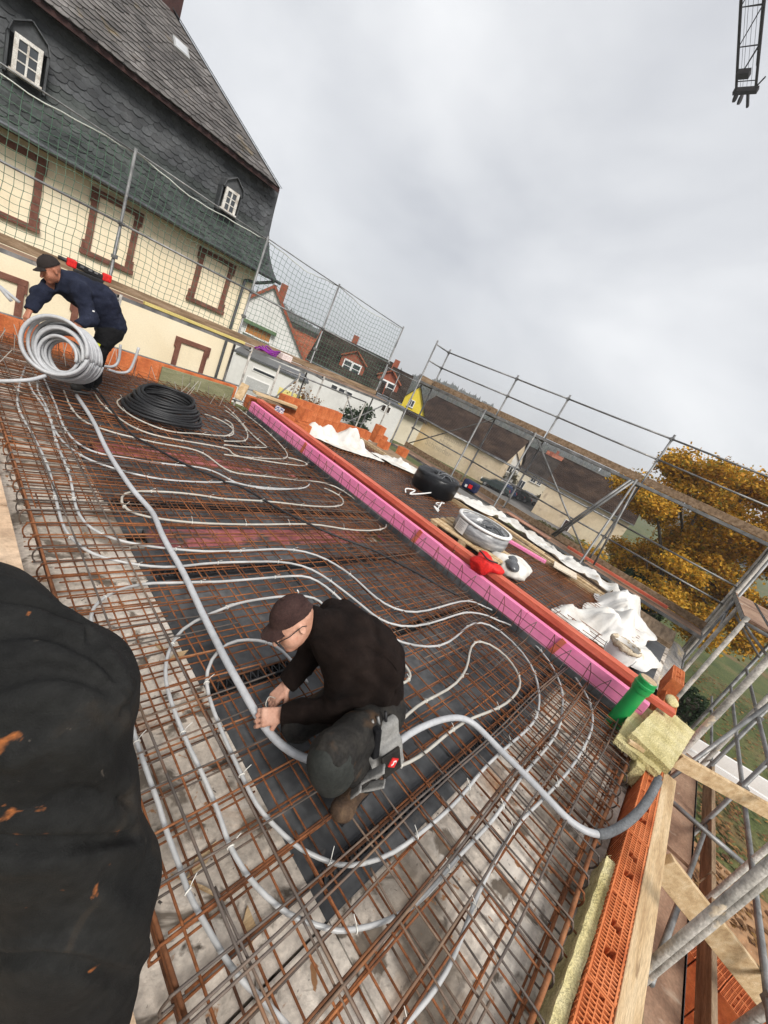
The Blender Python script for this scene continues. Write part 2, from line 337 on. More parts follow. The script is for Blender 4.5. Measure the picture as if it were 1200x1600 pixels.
# near side
hn=thing('edge_bars','row of hooked steel bars along the near edge beside the yellow wool strip','steel bars',(2.3,-.4,.1))
hm=[]
for i in range(4):
    rr=np.random.default_rng(640+i); L=.7+.5*rr.random()
    P=spline([(.012*rr.normal(),L,.152),(.006*rr.normal(),.5,.157),(0,.07,.154),(0,.015,.14),(0,0,.10),(0,.015,.055),(0,.06,.045),(0,.5,.045)],5)
    me=MB().tube(P,.0047,6).mesh('hook',True); me.materials.append([M['steelbar'],M['steelbar'],M['rust'],M['steelbar']][i]); hm.append(me)
x=.62
while x<4.15:
    inst(random.choice(hm),'hook',hn,(x-2.3+random.uniform(-.02,.02),-.505+.4+random.uniform(-.012,.012),-.1),(0,random.uniform(-.03,.03),random.uniform(-.05,.05))); x+=.15
for y,z,r,m in [(-.462,.135,.011,'rustbright'),(-.44,.06,.008,'rust'),(-.30,.166,.0055,'steelbar'),(-.12,.163,.0055,'steelbar'),(.02,.167,.006,'steelbar'),(.035,.163,.006,'rustdark'),(.24,.165,.0052,'steelbar'),(.26,.166,.0052,'steelbar')]:
    MB().tube([(.5+j*.37,y+.008*math.sin(j*1.3+y*40),z) for j in range(11)],r,7).build('edge_bar',M[m],hn,smooth=True)
# starter loops along the pink board
st=thing('starter_bars','row of pointed wire loops sticking up in front of the pink board','steel bars',(4.1,3,.1))
P1=[(-1.05,.0,.03),(-.35,.004,.032),(-.03,0,.03),(0,0,.045),(.012,.006,.16),(.02,.012,.245),(.018,-.03,.17),(.012,-.075,.02)]
me1=MB().tube(P1[:6],.0036,5).tube(P1[5:],.0036,5).mesh('loop',True); me1.materials.append(M['rustdark'])
me2=MB().tube([(x*.8,y,z) for x,y,z in P1[:6]],.0036,5).tube([(.016,.012,.245),(.015,.055,.15),(.01,.09,.02)],.0036,5).mesh('loop',True); me2.materials.append(M['steelbar'])
y=-.3
while y<7.2:
    inst(random.choice([me1,me2,me1]),'loop',st,(.02+random.uniform(-.01,.01),y-3,.02+random.uniform(-.02,.01)),(random.uniform(-.05,.05),random.uniform(-.04,.02),random.uniform(-.10,.10))); y+=.195
for z in (.215,.30):
    MB().tube([(4.12+.006*math.sin(j*2.1+z*9),-.4+j*.4,z+.006*math.sin(j*1.1)) for j in range(20)],.0036,5).build('tie_bar',M['rustdark'],st,smooth=True)
# pokers at the far brick wall
pk=thing('starter_bars','thin pale rods poking up at all angles before the far brick wall','steel bars',(2.4,7.4,.1))
for i in range(46):
    x=random.uniform(.6,4.0); y=random.uniform(5.6,7.75) if i%3==0 else random.uniform(7.0,7.8); l=random.uniform(.16,.34); a=random.uniform(0,6.28); s=random.uniform(.1,.75)
    MB().tube([(x,y,.08),(x+l*s*math.cos(a),y+l*s*math.sin(a),.10+l)],.0042,5).build('rod',M['pipew'] if i%2 else M['steelbar'],pk)
# =============== heating pipes ===============
PIPES={
'a':[(0.93,6.49),(0.728,5.357),(0.698,4.839),(0.731,4.353),(0.746,3.922),(0.749,3.614),(0.727,3.331),(0.713,3.079),(0.701,2.852),(0.715,2.67),(0.766,2.521),(0.838,2.433),(0.964,2.362),(1.078,2.319),(1.245,2.287),(1.433,2.308),(1.667,2.303),(1.864,2.286),(2.066,2.278),(2.282,2.193),(2.378,2.054),(2.453,1.829),(2.504,1.589),(2.53,1.421),(2.685,1.274),(2.996,1.217),(3.543,1.227),(3.783,1.209),(4.026,1.092),(4.074,0.977),(4.228,0.903),(4.23,0.621),(4.129,0.41),(3.958,0.247),(3.743,0.127),(3.429,0.033),(3.175,-0.014),(2.886,-0.02),(2.578,-0.01),(2.406,-0.007),(2.125,-0.023),(1.942,-0.022),(1.688,-0.002),(1.503,-0.003),(1.36,0.009),(1.253,0.036),(1.146,0.077),(1.049,0.131),(1.025,0.152),(0.938,0.246),(0.893,0.319),(0.859,0.413),(0.844,0.483),(0.834,0.567),(0.84,0.656),(0.85,0.758),(0.853,0.895),(0.845,0.987),(0.848,1.167),(0.862,1.326),(0.886,1.433),(0.94,1.551),(1.017,1.652),(1.131,1.742),(1.426,1.829),(1.531,1.851),(1.795,1.857),(2.068,1.816),(2.132,1.724),(2.139,1.645),(2.093,1.556)],
'b':[(1.002,6.114),(0.918,5.605),(0.948,5.236),(0.922,4.755),(0.876,4.232),(0.873,3.842),(0.864,3.495),(0.822,3.184),(0.81,2.941),(0.851,2.774),(0.948,2.652),(1.083,2.567),(1.319,2.5),(1.495,2.461),(1.663,2.449),(1.95,2.446),(2.218,2.456),(2.446,2.397),(2.611,2.26),(2.688,2.079),(2.725,1.924),(2.723,1.734),(2.758,1.562),(2.903,1.412),(3.181,1.361),(3.632,1.372),(4.021,1.353),(4.103,1.251),(4.244,1.092),(4.536,0.662),(4.375,0.325),(4.137,0.071),(3.952,-0.081),(3.713,-0.16),(3.469,-0.193),(3.036,-0.2),(2.663,-0.177),(2.33,-0.141),(2.077,-0.114),(1.794,-0.128),(1.643,-0.14),(1.535,-0.159),(1.419,-0.176),(1.309,-0.187),(1.192,-0.181),(1.089,-0.165),(0.993,-0.154)],
'outer':[(0.797,0.023),(0.753,0.146),(0.723,0.212),(0.699,0.279),(0.683,0.367),(0.672,0.443),(0.661,0.523),(0.665,0.612),(0.662,0.729),(0.67,0.825),(0.668,0.916),(0.668,0.992),(0.672,1.105),(0.68,1.296),(0.676,1.459),(0.665,1.642),(0.659,1.805),(0.668,1.902),(0.703,1.986),(0.764,2.057),(0.857,2.113),(0.948,2.137),(1.039,2.138),(1.14,2.122),(1.253,2.112),(1.421,2.09),(1.498,2.085),(1.749,2.072),(2.084,2.065),(2.239,2.028),(2.321,1.882),(2.351,1.705),(2.36,1.515),(2.427,1.37),(2.407,1.375),(2.484,1.194),(2.631,1.076),(2.874,0.975),(3.205,1.005),(3.503,1.065),(3.764,1.058),(3.926,0.902),(3.848,0.563),(3.679,0.378),(3.445,0.249),(3.219,0.168),(3.02,0.136),(2.813,0.139),(2.645,0.15),(2.242,0.166),(2.043,0.15),(1.81,0.147),(1.635,0.162),(1.481,0.175),(1.333,0.203),(1.196,0.265),(1.143,0.315),(1.084,0.386),(1.048,0.443),(1.009,0.547),(0.988,0.652),(0.989,0.75),(0.99,0.823),(1.0,1.024),(1.024,1.229),(1.07,1.365),(1.191,1.494),(1.328,1.531),(1.454,1.493),(1.541,1.428),(1.57,1.306),(1.575,1.214),(1.567,1.096)],
'inner':[(1.793,0.623),(1.884,0.626),(2.074,0.652),(2.261,0.667),(2.538,0.648),(2.808,0.68),(3.037,0.76),(3.245,0.87),(3.462,0.886),(3.573,0.724),(3.531,0.562),(3.439,0.442),(3.308,0.374),(3.07,0.348),(2.84,0.353),(2.535,0.412),(2.271,0.429),(2.059,0.421),(1.884,0.422),(1.746,0.439),(1.621,0.473),(1.555,0.49)],
'small':[(2.221,1.183),(2.286,1.151),(2.374,1.044),(2.363,0.909),(2.315,0.846),(2.207,0.838),(2.112,0.847)],
'uloop':[(3.671,4.064),(3.994,4.064),(4.182,3.867),(4.211,3.491),(4.239,3.139),(4.241,2.915),(3.965,2.778),(3.471,2.761),(3.121,2.841),(2.853,2.902),(2.293,2.866),(1.855,2.872),(1.574,2.881),(1.352,2.922),(1.187,2.995),(1.123,3.087),(1.143,3.26),(1.24,3.364),(1.4,3.402),(1.678,3.414),(1.97,3.373),(2.068,3.343),(2.523,3.368),(2.848,3.343),(3.202,3.304),(3.628,3.344),(3.856,3.453),(3.986,3.709),(3.802,3.867)],
'c':[(1.058,6.246),(1.041,5.703),(1.036,5.234),(0.994,4.687),(1.018,4.341),(1.106,4.115),(1.318,4.073),(1.59,4.041),(1.925,4.04),(2.262,4.054),(2.37,3.732),(2.63,3.715),(2.952,3.708),(3.412,3.799),(3.593,3.954)],
'd':[(0.895,6.016),(0.87,5.499),(0.93,5.102),(0.906,4.588),(0.925,4.253),(1.015,3.972),(1.146,3.841),(1.353,3.725),(1.588,3.659),(1.877,3.675),(2.244,3.731),(2.262,3.77),(2.463,3.76),(2.609,3.675),(2.899,3.672),(3.292,3.778)],
'e':[(1.196,5.827),(1.16,5.317),(1.189,4.905),(1.376,4.716),(1.638,4.639),(1.975,4.577),(2.378,4.579),(2.38,4.031),(2.711,4.03),(3.118,4.037),(3.671,4.064)],
'f':[(1.529,6.014),(1.522,5.561),(1.615,5.21),(1.713,4.912),(1.958,4.81),(2.42,4.817),(2.825,4.81),(2.732,4.61),(2.989,4.566),(3.437,4.571),(4.011,4.608),(4.108,4.81),(3.813,4.87)],
'g':[(2.268,6.32),(1.942,6.125),(1.75,5.905),(1.716,5.618),(1.835,5.268),(2.107,5.04),(2.446,5.168),(2.775,5.25),(3.08,5.351),(3.267,5.599),(3.314,6.009),(3.047,6.214)],
'h':[(3.348,6.163),(3.436,6.03),(3.218,5.535),(2.953,5.294)],
'i':[(3.621,6.766),(3.697,6.411),(3.589,5.798),(3.338,5.309),(3.093,5.166),(2.857,5.082)],
'j':[(2.79,4.933),(3.105,4.987),(3.577,5.132),(3.609,5.223),(3.581,5.707),(3.764,6.549),(3.758,7.068)],
'k':[(2.627,4.574),(2.933,4.581),(3.404,4.7),(3.783,4.822),(3.982,5.205),(4.068,5.846),(4.102,6.541),(4.059,7.158)],
'thick':[(1.271,5.597),(1.278,5.159),(1.272,4.706),(1.23,4.143),(1.231,3.614),(1.247,3.217),(1.292,2.964),(1.25,2.682),(1.241,2.39),(1.234,2.129),(1.204,1.837),(1.189,1.608),(1.172,1.356),(1.169,1.195),(1.166,1.048),(1.17,0.89),(1.217,0.758),(1.314,0.649),(1.488,0.573),(1.719,0.526),(1.91,0.54),(2.145,0.51),(2.337,0.453),(2.424,0.373),(2.43,0.221),(2.435,0.078),(2.441,-0.1),(2.437,-0.227),(2.45,-0.341),(2.54,-0.451)],
'cable':[(1.532,6.155),(1.599,5.929),(1.561,4.756),(1.716,4.482),(1.844,4.204),(1.99,3.989),(2.246,3.75),(2.221,3.695),(2.361,3.674),(2.481,3.451),(2.599,3.185),(2.745,2.972),(2.89,2.759),(3.159,2.501),(3.362,2.344),(3.49,2.108),(3.637,1.892),(3.741,1.646),(3.885,1.434)],

}
plab={'a':('grey heating pipe whose bend sweeps past the crouching man in the second loop','pipe'),
'b':('grey heating pipe in the outermost bend, leaving at the bottom beside the brick wall','pipe'),
'outer':('grey heating pipe running closest to the dark trouser leg and looping under the cap','pipe'),
'inner':('cream heating pipe in the tight bend right beside the tool pouch','pipew'),
'small':('short cream pipe bend at the crouching man\'s back','pipew'),
'uloop':('cream heating pipe in a long U across the nearer red strip','pipew'),
'c':('grey heating pipe second from the coil man\'s boots, ending near the pink board','pipe'),
'd':('grey heating pipe curving in from the far left corner over the middle of the slab','pipe'),
'e':('cream heating pipe running along the farther red strip','pipew'),
'f':('cream heating pipe passing just in front of the black coil','pipew'),
'g':('cream heating pipe looped right around the black coil','pipew'),
'h':('small cream pipe bend just right of the black coil','pipew'),
'i':('cream pipe bend between the black coil and the far end of the pink board','pipew'),
'j':('cream pipe bend nearest the far end of the pink board','pipew'),
'k':('cream pipe running beside the far half of the pink board','pipew')}
tiem=MB().tube([(.0125*math.cos(t),0,.0125*math.sin(t)) for t in np.linspace(0,6.28,9)],.0028,4).tube([(0,0,.015),(.012,.006,.03),(.03,.012,.045)],.0016,4).mesh('cable_tie',True); tiem.materials.append(M['tie'])
for kk,(lb,mm) in plab.items():
    P=np.array(PIPES[kk]); P=relax(spline(np.column_stack([P,np.full(len(P),.128)]),4),6); P=P[::2] if len(P)>60 else P
    rr=np.random.default_rng(len(P)); P[:,2]+=relax(rr.normal(size=len(P)),2)*.003
    o=thing('heating_pipe',lb,'pipe',tuple(P[len(P)//2]-[0,0,.012]),group='thin heating pipes tied to the mesh')
    MB().tube(P,.0095 if mm=='pipe' else .0098,8).build('pipe',M[mm],o,smooth=True)
    d=0
    for i in range(2,len(P)-2):
        d+=np.linalg.norm(P[i]-P[i-1])
        if d>.42:
            d=-random.uniform(0,.15); t=P[i+1]-P[i-1]
            c=inst(tiem,'cable_tie',o,(0,0,0),(0,0,0)); c.location=Vector(P[i])-o.location; c.rotation_euler=(0,0,math.atan2(t[1],t[0])-math.pi/2+random.uniform(-.3,.3))
P=np.array(PIPES['thick']); n=len(P); z=np.full(n,.168); z[-6:]=[.168,.168,.168,.167,.166,.168]
P=np.column_stack([P,z]); P=np.concatenate([P,[(2.654,-.505,.188),(2.803,-.555,.225),(2.989,-.590,.285),(3.19,-.596,.355)]])
P=relax(spline(P,5),8); P[:,2]+=.02*np.exp(-((P[:,0]-2.3)**2+(P[:,1]-.62)**2)/.05)
tp=thing('thick_conduit','thick light grey conduit held by the crouching man, ending over the brick wall','pipe',tuple(P[0]))
MB().tube(P,.0195,12).build('pipe',M['hose'],tp,smooth=True)
q_=P[P[:,1]<-.44]; MB().tube(q_,.0245,12).build('foam_sleeve',mat('dark_grey_foam',[(.10,.105,.11),(.17,.175,.18)],9,.85,.5,120,coord='World'),tp,smooth=True)
e_=P[-1]; d_=unit(P[-1]-P[-3]); MB().tube([e_-.005*d_,e_+.035*d_],.014,10).build('open_end',M['galv'],tp,smooth=True)
P=np.array(PIPES['cable']); P=relax(spline(np.column_stack([P,np.full(len(P),.147)]),5),6)
tag(MB().tube(P,.012,8).build('black_cable',M['blackcable'],smooth=True),'black corrugated cable snaking across the mesh towards the pink board','cable')
# scraps of wood on the concrete
for i,(x,y,a,l) in enumerate([(.78,.62,.4,.16),(.84,.35,1.2,.12),(.74,.55,2.2,.22),(1.05,1.62,.3,.13),(.98,1.7,1.9,.1)]):
    mb=MB(); mb.poly([(x-l/2*math.cos(a),y-l/2*math.sin(a),.004),(x+.02,y-.012,.004),(x+l/2*math.cos(a),y+l/2*math.sin(a),.004),(x-.015,y+.02,.004)],(0,0,.012))
    tag(mb.build('wood_splinter',M['wood']),'pale wood splinter on the concrete '+['close to the dark trouser leg','nearest the bottom edge of the photo','longest of those by the dark trouser leg','between the left edge and the cap','behind the others, towards the coil man'][i],'wood scrap',group='wood scraps')
# =============== walls and edges round the slab ===============
w=thing('parapet_wall','tan mortar-topped wall along the left edge of the slab','wall',(.05,3.6,-3))
MB().bb(-.45,.435,-1.2,8.15,-3.4,.168).build('wall_core',M['wallmortar'],w)
for i in range(9):
    x=.31+random.uniform(-.004,.004)
    MB().bb(x,.437+random.uniform(0,.006),-1.1+i*1.02,-.1+i*1.02,-.08,.174+random.uniform(0,.003)).build('cap_block',M['wallmortar'],w)
# clay brick with slotted top (shared mesh)
def clay_brick(L,W,H,rows=4,cell=.0195,seed=1,grip=True):
    """brick lying along X, origin at its bottom centre, webs and slots real"""
    mb=MB(); t=.0075; hw=W/2; hl=L/2
    for s in (-1,1):
        mb.bb(-hl,hl,s*hw-s*t,s*hw,0,H); mb.bb(s*hl-s*t,s*hl,-hw+t,hw-t,0,H)
    d=(W-2*t)/rows; mb.bb(-hl+t,hl-t,-hw+t,hw-t,0,H-.11)
    g=[(-.075,0),(.075,0)] if grip else []
    for r in range(1,rows):
        y=-hw+t+r*d
        segs=[(-hl+t,hl-t)]
        for gx,gy in g:
            if abs(y-gy)<.014:
                segs=[q for a,b in segs for q in ([(a,gx-.018),(gx+.018,b)] if a<gx<b else [(a,b)])]
        for a,b in segs: mb.bb(a,b,y-.0022,y+.0022,H-.11,H-.0005)
    for r in range(rows):
        y0=-hw+t+r*d; x=-hl+t+(cell*.5 if r%2 else cell)
        while x<hl-t-.01:
            if not any(abs(x-gx)<.02 and abs(y0+d/2-gy)<.02 for gx,gy in g): mb.bb(x-.0032,x+.0032,y0+.0022,y0+d-.0022,H-.11,H-.001)
            x+=cell
    # vertical ribs on the long faces
    for s in (-1,1):
        for i in range(int(L/.03)):
            x=-hl+.02+i*.03; mb.bb(x-.004,x+.004,s*hw,s*(hw+.0035),.003,H-.002)
    me=mb.mesh('brick'); me.materials.append(M['brick']); return me
B50=clay_brick(.498,.115,.25)
nw=thing('edge_wall','orange hollow clay brick edge wall running down the right side of the slab','brick wall',(2,-.63,-.1))
for i in range(7):
    inst(B50,'brick',nw,(.55+i*.502-2,random.uniform(-.003,.003),.02+random.uniform(-.003,.003)),(0,0,random.uniform(-.004,.004)))
MB().bb(.25,5.9,-.692,-.572,-3.4,-.082).build('wall_base',M['brick'],nw)
pb=thing('formwork_plank','pale speckled plank along the outer side of the orange edge wall','plank',(2,-.73,-.2))
bevel(MB().bb(.2,3.78,-.783,-.695,-.35,.166).build('plank',M['wood'],pb),.004)
MB().bb(.2,3.8,-.81,-.786,-.30,.02).build('outer_board',M['wooddark'],pb)
# mineral wool
def wool(name,label,c,d,R,seed):
    c=np.array(c,float); R=np.asarray(R); d=np.array(d,float); g=np.random.default_rng(seed); mb=MB(); o=thing(name,label,'insulation',tuple(c-[0,0,d[2]/2]),group='mineral wool boards')
    def face(a,b,ca,sg):
        na=max(2,int(d[a]/.012)); nb=max(2,int(d[b]/.012))
        def fn(u,v):
            q=np.zeros(3); q[a]=(u-.5)*d[a]; q[b]=(v-.5)*d[b]; q[ca]=sg*d[ca]/2
            ed=min(u,1-u)>.001 and min(v,1-v)>.001
            q+=.0016*np.sin(q[[1,2,0]]*np.array([9137.,7919.,8351.])+q[[2,0,1]]*5171+q*6113+seed); return tuple(R@q+c)
        mb.grid(fn,na,nb) if sg>0 else mb.grid(lambda u,v:fn(v,u) if False else fn(1-u,v),na,nb)
    face(0,1,2,1); face(0,1,2,-1); face(1,2,0,1); face(1,2,0,-1); face(2,0,1,1); face(2,0,1,-1)
    mb.build('board',M['wool'],o); mb=MB()
    for i in range(160):
        ax=g.integers(0,3); q=(g.random(3)-.5)*d; k=[j for j in range(3) if j!=ax]
        for j in k: q[j]=math.copysign(d[j]/2,g.normal())
        e=q+g.normal(size=3)*.010; mb.tube([R@q+c,R@e+c],.0008,3,caps=False)
    mb.build('loose_fibres',M['wool'],o)['kind']='stuff'; return o
wool('mineral_wool_board','upper yellow mineral wool board lying on the wall corner by the green pipe',(4.12,-.60,.262),(1.0,.30,.055),rotz(-.13)@rotx(.05),1)
wool('mineral_wool_board','lower mineral wool board poking out left under the top one',(4.02,-.50,.205),(.95,.32,.05),rotz(-.02)@rotx(-.04),2)
wool('mineral_wool_board','small thick mineral wool offcut standing at the near end of the boards',(3.55,-.53,.12),(.16,.06,.16),rotz(.1),3)
wool('mineral_wool_strip','long yellow mineral wool strip between the steel bars and the orange edge wall',(1.5,-.538,.06),(2.0,.05,.17),rotz(-.012),4)
tag(bevel(MB().box((3.62,-.46,.25),(.03,.13,.03),rotz(.4)).build('wood_peg',M['wood']),.003),'small wooden peg stuck under the mineral wool boards','wood scrap',group='wood scraps')
# standing bricks behind the wool
for i,(x,y,z,r,lb) in enumerate([(4.85,-.585,.165,.0,'orange brick with a mortar lump on top, behind the wool boards'),(5.32,-.545,.30,.03,'tallest loose orange brick behind the green pipe')]):
    o=thing('loose_brick',lb,'brick',(x,y,z-.17),r,group='loose bricks behind the wool boards')
    inst(B50,'brick_body',o,(0,0,.05))
    if i==0:
        c0=np.array((0,.0,.31)); 
        sdf_obj('mortar_lump',lambda p:ell(p,c0,(.13,.06,.03))+.008*wrinkle(p,9,60),c0-.17,c0+.17,.012,M['wool'],o,True)
# pink board + red timber
pk2=thing('insulation_board','long pink foam board standing along the right side of the steel mesh','insulation',(4.26,3.3,-.1))
y=-.42
while y<7.0:
    y1=min(y+1.25,7.02); bevel(MB().bb(4.222+random.uniform(0,.004),4.296,y,y1-.004,-.1,.352+random.uniform(-.004,.004)).build('board',M['pink'],pk2),.004); y=y1
for y in (.42,2.42,5.1):
    MB().box((4.213,y,.26),(.016,.055,.2),rotx(.2)).build('cleat',M['redwood'],pk2)
rb=thing('formwork_beam','red painted timber beam lying along the back of the pink foam board','beam',(4.38,3.3,.3))
y=-.38
for y1 in (1.95,4.45,6.98):
    dx=random.uniform(-.008,.008); bevel(MB().bb(4.305+dx,4.425+dx,y,y1-.006,.385,.452).build('beam',M['redwood'],rb),.005)
    MB().bb(4.345+dx,4.385+dx,y+.01,y1-.02,.16,.386).build('beam_web',M['redwood'],rb); MB().bb(4.305+dx,4.425+dx,y,y1-.006,.10,.16).build('beam_foot',M['redwood'],rb); y=y1
# small corner board
tag(bevel(MB().box((4.40,-.47,.36),(.10,.26,.05),rotz(.12)).build('timber_offcut',M['redwood']),.004),'short reddish timber offcut between the green pipe and the wool boards','timber')
# green drain pipe
gp=thing('drain_pipe','green plastic drain pipe standing upright with a capped socket end','pipe',(4.06,-.29,.05))
MB().lathe([(.063,0),(.063,.40),(.070,.41),(.070,.415)],28,(4.06,-.29,.06)).build('pipe',M['green'],gp,angle=.6)
MB().lathe([(.071,.0),(.074,.01),(.074,.05),(.080,.055),(.080,.075),(.074,.08),(.074,.12),(.070,.125)],28,(4.06,-.29,.465)).build('socket',M['green'],gp,angle=.6)
MB().lathe([(.066,0),(.066,.008),(.05,.010)],28,(4.06,-.29,.587)).build('cap',mat('tan_cap',[(.42,.30,.18),(.52,.40,.26)],8,.7),gp,angle=.6)
# =============== next slab beyond the pink board ===============
s2=thing('adjoining_slab','second concrete slab beyond the pink board under dense rusty mesh','floor slab',(6.5,3.4,-.1))
MB().bb(4.43,8.75,-.50,7.45,-.2,.03).build('slab_body',M['concrete'],s2)
MB().bb(4.45,7.64,-.45,7.4,.031,.045).build('dark_membrane',M['sheet'],s2)
MB().bb(7.72,8.76,-.5,7.4,.03,.10).build('edge_formwork',M['wooddark'],s2)
MB().bb(7.66,7.71,.2,7.3,.03,.16).build('edge_lath',M['wood'],s2)
steel_mat('dense rusty mesh on the second slab around the pallet and black spool',4.5,7.6,-.2,7.2,.10,.12,.12,.0056,[M['rust'],M['rustbright'],M['rust']],700,wob=.002)
steel_mat('rusty mesh mat piled on the second slab next to the white tarp heap',5.2,7.5,-.1,3.0,.145,.13,.16,.0045,[M['rust'],M['rustbright']],760,jit=.012)
wb=thing('slab_side_wall','grey crumbly slab end below the tarp heap at the right corner','wall',(7,-.55,-.3))
mb=MB()
def fnm(u,v):
    x=5.9+2.7*u; y=-.75+.6*v; p=np.array([[x,y,0.]]); return (x,y,.02+.05*float(wrinkle(p,5,14)[0])-.12*(1-v)**2)
mb.grid(fnm,30,10); mb.build('rubble_edge',mat('mortar_rubble',[(.16,.15,.14),(.30,.28,.26),(.50,.40,.26)],5,.95,.9,40,coord='World',fine=.3),wb,smooth=True)
MB().bb(5.9,8.75,-.72,-.505,-3.4,-.14).build('wall_body',M['concrete'],wb)
# tarps: crumpled sheets
def tarp(label,cx,cy,rx,ry,rz,H,z0,seed,folds=9,nu=64,tail=None,ridge=.09):
    rr=np.random.default_rng(seed); K=[]
    for i in range(folds):
        a=rr.random()*3.14; f=1.0+1.9*rr.random(); K.append((math.cos(a)*f,math.sin(a)*f,rr.random()*6,rr.random()*6,(.5+rr.random())/ (1+.3*f)))
    ph=rr.random(6)*6.28; R=rotz(rz); p0_=rr.random()*6
    def fn(u,v):
        a=u*2*math.pi; q=v
        rad=1+.16*math.sin(2*a+ph[0])+.12*math.sin(3*a+ph[1])+.08*math.sin(5*a+ph[2])+.05*math.sin(9*a+ph[3])
        x=q*rad*math.cos(a)*rx; y=q*rad*math.sin(a)*ry
        h=H*(1-q**1.7)**.9 if q<1 else 0
        g=0
        for kx,ky,p1,p2,am in K:
            s=math.sin(kx*x*2.2+ky*y*2.2+p1+1.1*math.sin(ky*x*1.3-kx*y*1.3+p2)); g+=am*(1-2*abs(s))
        z=h+ridge*.85*g*(.30+.70*(1-q**3))*.8+ .025*math.sin(7*a+ph[4])*q+.022*(1-2*abs(math.sin(x*6+3*math.sin(y*3)+p0_)))+.016*(1-2*abs(math.sin(y*11+2.2*math.sin(x*5))))
        z=max(z,0.012+.004*math.sin(30*a)+.02*(q<.95)*abs(math.sin(x*5+y*4)))
        return tuple(R@np.array([x,y,z])+np.array([cx,cy,z0]))
    mb=MB(); nv=40
    vs=[fn(i/nu,(j+1)/nv) for i in range(nu) for j in range(nv)]; vs.append(fn(0,0))
    fs=[(i*nv+j,i*nv+j+1,((i+1)%nu)*nv+j+1,((i+1)%nu)*nv+j) for i in range(nu) for j in range(nv-1)]+[(len(vs)-1,i*nv,((i+1)%nu)*nv) for i in range(nu)]
    mb.add(vs,fs); o=mb.build('tarpaulin',M['tarp'],smooth=True); tag(o,label,'tarp',group='white tarpaulins'); m=o.modifiers.new('solid','SOLIDIFY'); m.thickness=.006; m.offset=1; return o
tarp('big crumpled white tarpaulin heap behind the mortar bucket',6.05,.22,.85,.52,-.35,.36,.10,3,14,ridge=.10)
tarp('stained white tarpaulin fold behind the bucket heap, towards the scaffold',7.25,.28,1.15,.55,.1,.36,.12,8,12)
tarp('white tarpaulin bundle in front of the far brick stacks',6.15,6.35,1.05,.45,-.55,.34,.12,12,12,ridge=.13)
tarp('white tarpaulin trailing right from the far bundle towards the black spool',7.75,5.55,1.05,.35,-.75,.22,.13,17,10,ridge=.11)
def strip(label,pts,wid,seed,z0=.14):
    P=spline(np.array(pts,float),14); mb=MB(); n=len(P)-1; rr=np.random.default_rng(seed)
    def fn(u,v):
        i=min(int(u*n),n); p=P[i]; q=P[min(i+1,n)]-P[max(i-1,0)]; s=unit([-q[1],q[0],0]); ww=wid*(1+.22*math.sin(u*13+seed)+.1*math.sin(u*37))
        b=p+s*(v-.5)*ww; f=.045*(1-2*abs(math.sin(v*9+u*16+seed)))+.03*(1-2*abs(math.sin(u*31+v*4)))+.02*math.sin(u*50+v*7)
        return (b[0],b[1],p[2]+max(f,-.02)+.03)
    mb.grid(fn,n,16); o=mb.build('tarpaulin',M['tarp'],smooth=True); tag(o,label,'tarp',group='white tarpaulins'); m=o.modifiers.new('solid','SOLIDIFY'); m.thickness=.006; return o
strip('long white tarpaulin strip along the slab edge below the scaffold',[(7.85,4.3,.16),(8.1,3.7,.2),(8.45,3.2,.22),(8.5,2.5,.2),(8.35,1.7,.2),(8.3,1.0,.22),(8.0,.5,.24)],.62,5)
# planks lying under the tarp strip
for i,(x,y0,y1,z,m) in enumerate([(7.80,.4,2.2,.16,'wood'),(7.92,.3,1.9,.165,'wooddark'),(7.95,1.9,3.7,.17,'wood')]):
    tag(bevel(MB().beam((x,y0,z),(x+.1,y1,z),.11,.035).build('plank',M[m]),.004),['pale plank between the mesh pile and the tarpaulin strip, nearest','dark plank half under the tarpaulin heap','pale plank beside the grey-wrapped coil on the pallet'][i],'plank',group='planks under the tarpaulin strip')
tag(bevel(MB().box((7.2,2.08,.19),(.10,.9,.05),rotz(.28)).build('foam_offcut',M['pink']),.005),'pink foam offcut lying on the rusty mesh beyond the pallet','insulation')
tag(bevel(MB().box((7.55,1.35,.21),(.36,.42,.03),rotz(.3)).build('board_offcut',mat('cream_board',[(.62,.52,.40),(.70,.62,.50)],4,.8)),.004),'cream square board on the mesh in front of the tarpaulin strip','board')
# mortar bucket
bk=thing('mortar_bucket','white plastic bucket with a mortar-crusted rim and red and blue print','bucket',(4.88,-.02,.03))
bx,by=4.88,-.02
MB().lathe([(.125,0),(.14,.34),(.146,.345),(.146,.36),(.150,.365),(.150,.40),(.138,.40),(.134,.30)],32,(bx,by,.10),caps=False).lathe([(.001,.30),(.134,.30)],32,(bx,by,.10),caps=False).build('pail',M['white'],bk,angle=.7)
cc=np.array((bx,by,.49))
sdf_obj('mortar_crust',lambda p:np.abs(np.hypot(p[:,0]-bx,p[:,1]-by)-.148)+np.abs(p[:,2]-.485)*.45-.014+.012*wrinkle(p,3,70,6),cc-.2,cc+.2,.009,mat('dried_mortar',[(.42,.33,.22),(.62,.54,.42)],14,.95,.8,60),bk)
MB().lathe([(.001,.0),(.12,.0),(.136,.012)],24,(bx,by,.44),caps=False).build('mortar_fill',mat('mortar_fill',[(.16,.12,.08),(.26,.20,.13)],8,.9,.6,40),bk)
def lab(a0,a1,z0,z1,m,nm):
    mb=MB(); n=6
    def fn(u,v): a=a0+(a1-a0)*u; z=z0+(z1-z0)*v; r=.1265+.015*(z-.10)/.34+.0012; return (bx+r*math.cos(a),by+r*math.sin(a),z)
    mb.grid(fn,n,1); mb.build(nm,m,bk)
